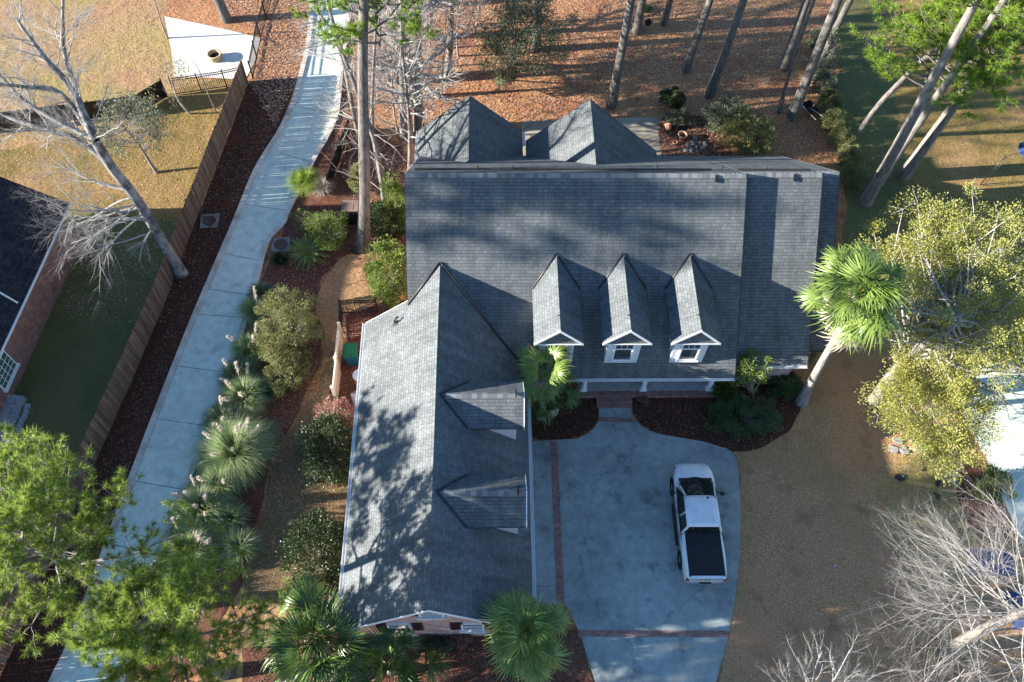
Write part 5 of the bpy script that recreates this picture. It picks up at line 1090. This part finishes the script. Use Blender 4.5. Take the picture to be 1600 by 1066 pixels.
shrub((1222, 602), 1.0, .9, .5, 'leaf_mid', 'dark shrub between the brick corner and the palm trunk', 90, (.09, .05), 1.1)
shrub((1262, 540), 1.0, .5, 1.1, 'leaf_olive', 'shaded shrub along the right end wall behind the palm trunk', 91, (.09, .05), .9)
HED = [(1278, 60), (1285, 95), (1290, 130), (1298, 160), (1306, 188), (1318, 215), (1328, 245), (1336, 275)]
WHERE = ['at the top end', 'second from the top', 'third from the top', 'just above the crooked stem', 'level with the crooked stem', 'just below the crooked stem', 'second from the bottom', 'at the bottom end beside the roof']
for i, uv in enumerate(HED): shrub(uv, 1.3, .65, .85, 'leaf_grey' if i < 3 else 'leaf_olive', 'leafy hedge mound %s, by the side lawn' % WHERE[i], 92 + i, (.09, .05), 1.2, group='shrubs in the hedge between wood and side lawn', name='hedge_shrub', cat='shrub')
leafy('ivy', 'ivy leaves climbing the pine at the head of the hedge', 'ivy', G(1270, 122), G(1288, 88, 2.2), (.45, .5, 2.0), 26, 70, .1, .07, 'leaf_grey', 103, shell=.4, cl=.35)
for i, (uv, lb) in enumerate([((720, 998), 'low bush at the foot of the brick gable, nearest the middle palm'), ((668, 1000), 'low bush at the foot of the brick gable under the upper window'), ((690, 1012), 'lowest bush in the bed below the brick gable')]): shrub(uv, .6, .45, .35, 'leaf_grey' if i else 'leaf_red', lb, 110 + i, (.08, .045), .6)
shrub((1555, 760), 1.2, .7, .8, 'leaf_bright', 'fern green plant beside the white driveway under the twigs', 114, (.16, .05), .7)
shrub((1005, 625), .35, .3, .25, 'leaf_red', 'tiny reddish plant alone in the mulch right of the front walk', 115, (.07, .03), .25)
shrub((1008, 12), .5, .35, .3, 'leaf_bright', 'small green plant between two pine trunks at the top edge', 116, (.12, .04), .4)

# ---- grasses
def grass_clump(uv, R, h, n_, mat, label, seed, plumes=0, name='grass_clump', group=None, W=.009, cat='grass clump'):
    p = G(*uv); t = thing(name, label, cat, (p[0], p[1], 0), group=group); r = np.random.default_rng(seed); a = r.uniform(0, 2 * np.pi, n_); rr = r.uniform(.1, 1, n_) ** .6 * R; hh = h * r.uniform(.6, 1.15, n_)
    b0 = np.stack([np.cos(a), np.sin(a), 0 * a], 1) * (rr * .42)[:, None] * r.uniform(.3, 1, n_)[:, None]; a2 = a + r.normal(0, .6, n_) + .5 * np.sin(a * 3 + seed); d = np.stack([np.cos(a2), np.sin(a2), 0 * a], 1)
    P = []
    for t_ in np.linspace(0, 1, 6): z = hh * (1.6 * t_ - 1.15 * t_ ** 2.2 * (rr / R)); P.append(b0 + d * (rr * t_ ** 1.5)[:, None] + np.stack([0 * z, 0 * z, np.maximum(z, .02)], 1))
    s = np.stack([-np.sin(a2), np.cos(a2), 0 * a], 1) * W; V = []; F = []
    for i, q in enumerate(P): w_ = 1 - .85 * (i / 5) ** 2; V += [q - s * w_, q + s * w_]
    V = np.stack(V, 1); k = np.arange(n_)[:, None] * 12; F = np.vstack([k + np.array([2 * i, 2 * i + 1, 2 * i + 3, 2 * i + 2]) for i in range(5)]); link('blades', fast_mesh('blades', V.reshape(-1, 3), F, M[mat]), t)
    for k in range(plumes):
        a0 = r.uniform(0, 6.28); q = r.uniform(.3, .95) * R; hp = h * r.uniform(1.1, 1.6); tip = np.array([math.cos(a0) * q, math.sin(a0) * q, hp]); ax = unit(tip); m2 = 150; u_ = r.uniform(-.42, .1, (m2, 1)); Pp = tip + ax * u_; V, F = leaves(Pp, .13, .03, r, .1, np.tile(ax, (m2, 1)) + r.normal(0, .5, (m2, 3)))
        pl = link('plume', fast_mesh('plume', V, F, M['plume']), t); T = Tubes(); T.add(spline([np.array([tip[0] * .2, tip[1] * .2, 0]), tip * .6 + np.array([0, 0, .1]), tip], 3), .008, 3); link('stalk', T.mesh('stalk', M['frond_dry']), pl)
grass_clump((480, 292), 1.0, 1.0, 1500, 'grass_vivid', 'bright yellow green grass clump on the lane bend', 120)
grass_clump((505, 300), .7, .8, 600, 'frond_dry', 'dry straw coloured grass clump right of the bright green one', 121)
grass_clump((372, 716), 1.75, 1.8, 4200, 'grass_lit', 'largest pampas grass mound with white plumes beside the lane', 122, 8, group='pampas grasses along the lane', name='pampas_clump')
grass_clump((322, 800), 1.3, 1.4, 2400, 'grass_lit', 'pampas grass right below the largest mound', 123, 7, group='pampas grasses along the lane', name='pampas_clump')
grass_clump((300, 865), 1.3, 1.3, 2400, 'grass_lit', 'lowest pampas grass clump, partly under the small pine crown', 124, 6, group='pampas grasses along the lane', name='pampas_clump')
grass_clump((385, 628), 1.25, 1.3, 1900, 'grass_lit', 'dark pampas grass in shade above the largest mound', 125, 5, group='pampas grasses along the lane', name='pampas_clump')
grass_clump((395, 555), 1.0, 1.2, 1500, 'grass_lit', 'narrow grass clump left of the largest olive shrub', 126, 4, group='pampas grasses along the lane', name='pampas_clump')
grass_clump((402, 495), .95, 1.1, 1200, 'grass_lit', 'topmost lane side grass clump with two plumes', 127, 2, group='pampas grasses along the lane', name='pampas_clump')
grass_clump((348, 764), 1.1, 1.3, 1800, 'grass_lit', 'pampas grass between the largest mound and the one below it', 140, 3, group='pampas grasses along the lane', name='pampas_clump')
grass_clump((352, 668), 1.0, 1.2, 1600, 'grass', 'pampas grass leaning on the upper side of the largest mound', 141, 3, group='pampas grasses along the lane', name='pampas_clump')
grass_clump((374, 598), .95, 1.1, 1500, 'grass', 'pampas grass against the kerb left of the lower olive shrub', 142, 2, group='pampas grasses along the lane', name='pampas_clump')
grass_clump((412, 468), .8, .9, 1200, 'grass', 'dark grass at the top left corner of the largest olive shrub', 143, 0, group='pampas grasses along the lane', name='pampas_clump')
grass_clump((270, 925), 1.1, 1.1, 1500, 'grass_lit', 'pampas grass at the kerb under the small pine crown', 144, 3, group='pampas grasses along the lane', name='pampas_clump')
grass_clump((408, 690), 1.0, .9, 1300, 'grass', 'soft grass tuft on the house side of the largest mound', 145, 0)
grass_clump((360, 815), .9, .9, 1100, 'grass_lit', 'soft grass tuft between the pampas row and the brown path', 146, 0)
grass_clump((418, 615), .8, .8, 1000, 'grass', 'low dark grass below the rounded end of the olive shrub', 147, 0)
grass_clump((375, 860), 1.0, .9, 900, 'grass_lit', 'loose grass clump between small pine crown and grass path', 128, 0)

# ---- palms
def fan(r, Lp, R, nl=30, spread=2.5, droop=.25, fold=1.3):
    """one fan frond along +x: returns blade V,F and petiole points"""
    pet = np.array([[0, 0, 0], [Lp * .5, 0, Lp * .10], [Lp, 0, .02]]); V = []; a = np.linspace(-spread, spread, nl); o = pet[-1]
    for i, q in enumerate(a):
        q = q + r.normal(0, .025); l = R * (1 - .30 * abs(q / spread) ** 2) * r.uniform(.8, 1.1); d = np.array([math.cos(q), math.sin(q), 0]); s = np.array([-math.sin(q), math.cos(q), 0]); w0 = l * .55 * (2 * spread / nl) * .62
        dk = droop * r.uniform(.6, 1.6); z = lambda t_, dk=dk: -dk * l * t_ ** 2.6 + (fold * w0 if i % 2 else 0) * (1 if t_ < .7 else .3)
        c = [o, o + d * l * .5 + np.array([0, 0, z(.5)]), o + d * l * .8 + np.array([0, 0, z(.8)]), o + d * l + np.array([0, 0, z(1) - .06 * l])]
        V += [c[0] - s * .004, c[0] + s * .004, c[1] - s * w0 * .9, c[1] + s * w0 * .9, c[2] - s * w0 * .42, c[2] + s * w0 * .42, c[3] - s * .004, c[3] + s * .004]
    V = np.array(V); k = np.arange(nl)[:, None] * 8; F = np.vstack([k + np.array([2 * i, 2 * i + 1, 2 * i + 3, 2 * i + 2]) for i in range(3)]); return V, F, pet
def palm(base, top, r0, label, nf, Lp, R, mat, seed, dry=0, flr=1.4, droop=.3, elev=(-.5, 1.2), nl=30, spread=2.2, trunkmat='palm_trunk', rise=0):
    o = np.array([base[0], base[1], 0]); t = thing('palm_tree', label, 'palm tree', tuple(o)); r = np.random.default_rng(seed); T = Tubes(); P = trunk_pts(np.array([0, 0, -.05]), np.array(top) - o, 12, .05, seed); rd = flare(12, r0, r0 * .82, flr); T.add(P, rd, 14); link('trunk', T.mesh('trunk', M[trunkmat]), t)
    c = np.array(top) - o
    for k in range(nf + dry):
        isdry = k >= nf; az = k * 2.39996 + r.normal(0, .3); el = elev[0] + (elev[1] - elev[0]) * ((k + .5) / nf) ** .9 + r.normal(0, .17) if not isdry else r.uniform(-1.35, -.9)
        V, F, pet = fan(r, Lp * r.uniform(.6, 1.25) * (1 - .35 * max(el, 0)), R * r.uniform(.72, 1.15), nl, spread * r.uniform(.8, 1.05), droop * r.uniform(.5, 1.8) if not isdry else .6)
        Rm = Matrix.Rotation(az, 3, 'Z') @ Matrix.Rotation(-el, 3, 'Y') @ Matrix.Rotation(r.normal(0, .45), 3, 'X'); A = np.array(Rm); V = V @ A.T + c; pet = pet @ A.T + c + 0
        fr = link('frond', fast_mesh('frond', V, F, M['frond_dry' if isdry else mat]), t); Tq = Tubes(); Tq.add(pet, [.022, .016, .01], 4); link('petiole', Tq.mesh('petiole', M[mat if not isdry else 'frond_dry']), fr)
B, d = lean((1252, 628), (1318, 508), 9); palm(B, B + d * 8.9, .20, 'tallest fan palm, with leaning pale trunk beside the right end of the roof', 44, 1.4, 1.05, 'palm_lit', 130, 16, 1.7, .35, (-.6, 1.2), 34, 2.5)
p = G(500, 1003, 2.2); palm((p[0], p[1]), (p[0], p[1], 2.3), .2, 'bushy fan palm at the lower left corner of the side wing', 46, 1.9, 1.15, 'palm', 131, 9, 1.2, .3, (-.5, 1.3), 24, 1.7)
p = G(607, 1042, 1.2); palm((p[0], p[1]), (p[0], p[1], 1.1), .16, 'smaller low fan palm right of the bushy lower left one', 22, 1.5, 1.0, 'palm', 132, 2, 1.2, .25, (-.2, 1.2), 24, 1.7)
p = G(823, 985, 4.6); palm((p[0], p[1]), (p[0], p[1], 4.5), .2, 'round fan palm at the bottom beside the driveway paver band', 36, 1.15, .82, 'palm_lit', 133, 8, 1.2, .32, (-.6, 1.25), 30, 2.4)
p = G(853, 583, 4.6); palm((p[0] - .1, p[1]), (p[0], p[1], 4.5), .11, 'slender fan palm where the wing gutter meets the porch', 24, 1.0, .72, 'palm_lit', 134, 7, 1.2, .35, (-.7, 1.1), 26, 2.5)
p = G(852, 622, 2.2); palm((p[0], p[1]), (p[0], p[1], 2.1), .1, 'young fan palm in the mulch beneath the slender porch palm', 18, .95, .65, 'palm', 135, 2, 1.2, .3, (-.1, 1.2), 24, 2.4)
# cycad with reddish heart
p = G(483, 400); t = thing('cycad', 'spiky dark green cycad with a reddish heart beside the lane', 'cycad', (p[0], p[1], 0)); r_ = np.random.default_rng(136)
for k in range(44):
    az = k * 2.4; el = .15 + .75 * (k / 44); L = r_.uniform(1.15, 1.5); ts = np.linspace(0, 1, 12); cz = np.sin(el) * L * ts - .35 * ts ** 2 * L; cx = np.cos(el) * L * ts; Cc = np.stack([cx * math.cos(az), cx * math.sin(az), cz + .25], 1); V = []; F = []; T = Tubes(); T.add(Cc, np.linspace(.012, .005, 12), 3)
    sd = np.array([-math.sin(az), math.cos(az), 0])
    for i in range(2, 12):
        for h_ in (0, .5):
            q = Cc[i - 1] + (Cc[i] - Cc[i - 1]) * h_; dr = unit(Cc[i] - Cc[i - 1])
            for s in (-1, 1): n0 = len(V); tip = q + (sd * s * .9 + dr * .5 + np.array([0, 0, .15])) * .19 * (1.15 - ts[i] * .7); V += [q, q + dr * .034, tip]; F.append((n0, n0 + 1, n0 + 2))
    fr = link('frond', fast_mesh('frond', np.array(V), np.array(F), M['palm_lit']), t); link('rachis', T.mesh('rachis', M['palm']), fr)  # shaded fronds brightened by the lit palm colour
b = MB(); b.lathe([(.18, 0), (.2, .15), (.16, .3), (.09, .38), (0, .42)], k=14); b.build('heart', plain('reddish_cone', (.22, .07, .05), .9, var=.5, sc=14), t)

# ---- pines just outside the frame to the west; they cast the dappled shade
CR_S = mk_crown(3, -4.8, .3, 3.1, 22, dict(L=.5, W=.05, per=8), 'needle', 6)
OFF = [(-52, 19.6, 25.5), (-26.5, 2.2, 12.8), (-27, 12.2, 10.9), (-33, 1, 15), (-36, -5, 16), (-25, -3, 11.5)]
for i, (x, y, h) in enumerate(OFF): pine(np.array([x, y, 0.]), np.array([x, y, float(h)]), .25, 'pine beyond the left edge of the photo', CR_S, 'pines beyond the left edge', seed=60 + i)

# ---- fallen leaves
def in_any(names, Q):
    m_k = np.zeros(len(Q), bool)
    for nm in names:
        for P in ZONES.get(nm, []): m_k |= inpoly(np.array(P), Q)
    return m_k
def litter(name, label_poly, n_, mat, size, seed, avoid=(), z=.03, flat=2.5, only=None):
    r = np.random.default_rng(seed); P = np.array(GL(label_poly)); lo, hi = P.min(0), P.max(0); Q = r.uniform(lo, hi, (n_ * 3, 2)); Q = Q[inpoly(P, Q)]
    Q = Q[~in_any(avoid, Q)] if avoid else Q
    inh = ((Q[:, 0] > xGL) & (Q[:, 0] < xGR) & (Q[:, 1] > yS) & (Q[:, 1] < yN)) | ((Q[:, 0] > xL) & (Q[:, 0] < xE) & (Q[:, 1] > fy) & (Q[:, 1] < 33)); Q = Q[~inh][:n_]
    Pn = np.column_stack([Q, np.full(len(Q), z - .012) + r.uniform(0, .012, len(Q))]); d = r.normal(0, 1, (len(Q), 3)); d[:, 2] = np.abs(d[:, 2]) * .12; V, F = leaves(Pn, size, size * .62, r, flat * 2.5, unit(d) * 4, .12)
    return link(name, fast_mesh(name, V, F, M[mat]), kind='stuff')
litter('fallen_leaves', [(540, -60), (1300, -60), (1310, 260), (1300, 420), (600, 420), (520, 250), (530, 120)], 42000, 'leaf_litter', .11, 1, ('lawn', 'road', 'patio'))
litter('fallen_leaves', [(262, -60), (500, -60), (470, 110), (430, 200), (388, 128), (408, 60)], 9000, 'leaf_litter', .12, 2, ('road', 'patio'))
litter('fallen_leaves', [(-60, -60), (262, -60), (300, 130), (388, 128), (296, 400), (262, 505), (-60, 500)], 12000, 'leaf_litter', .09, 3, ('patio',))
litter('mulch_litter', [(388, 128), (464, 120), (400, 267), (300, 505), (220, 710), (100, 1066), (60, 900), (156, 715), (262, 510)], 7000, 'litter_dark', .09, 4)
litter('mulch_litter', [(829, 600), (1190, 600), (1190, 700), (829, 700)], 2600, 'litter_dark', .08, 5, ('driveway',), z=.045)
litter('mulch_litter', [(400, 400), (660, 230), (660, 700), (500, 700), (330, 680)], 5000, 'litter_dark', .09, 6, ('road', 'lawn'), z=.035)
litter('mulch_litter', [(400, 985), (905, 985), (935, 1110), (400, 1110)], 2500, 'litter_dark', .09, 7, (), z=.04)
litter('fallen_leaves', [(1150, 600), (1600, 600), (1600, 1100), (1130, 1100)], 4000, 'leaf_litter', .07, 8, ('neighbour_drive',), z=.03)
litter('fallen_leaves', [(1330, -60), (1700, -60), (1700, 400), (1340, 400)], 5000, 'leaf_litter', .07, 9, (), z=.03)
litter('fallen_leaves', [(440, 400), (600, 400), (600, 1100), (380, 1100), (420, 740)], 5000, 'leaf_litter', .07, 10, (), z=.04)
litter('fallen_leaves', [(829, 612), (1157, 612), (1157, 1066), (829, 1066)], 260, 'leaf_litter', .06, 21, (), z=.058)
litter('fallen_leaves', [(460, 60), (545, 60), (400, 460), (330, 660), (200, 1066), (90, 1066), (300, 480)], 500, 'leaf_litter', .06, 22, (), z=.066)
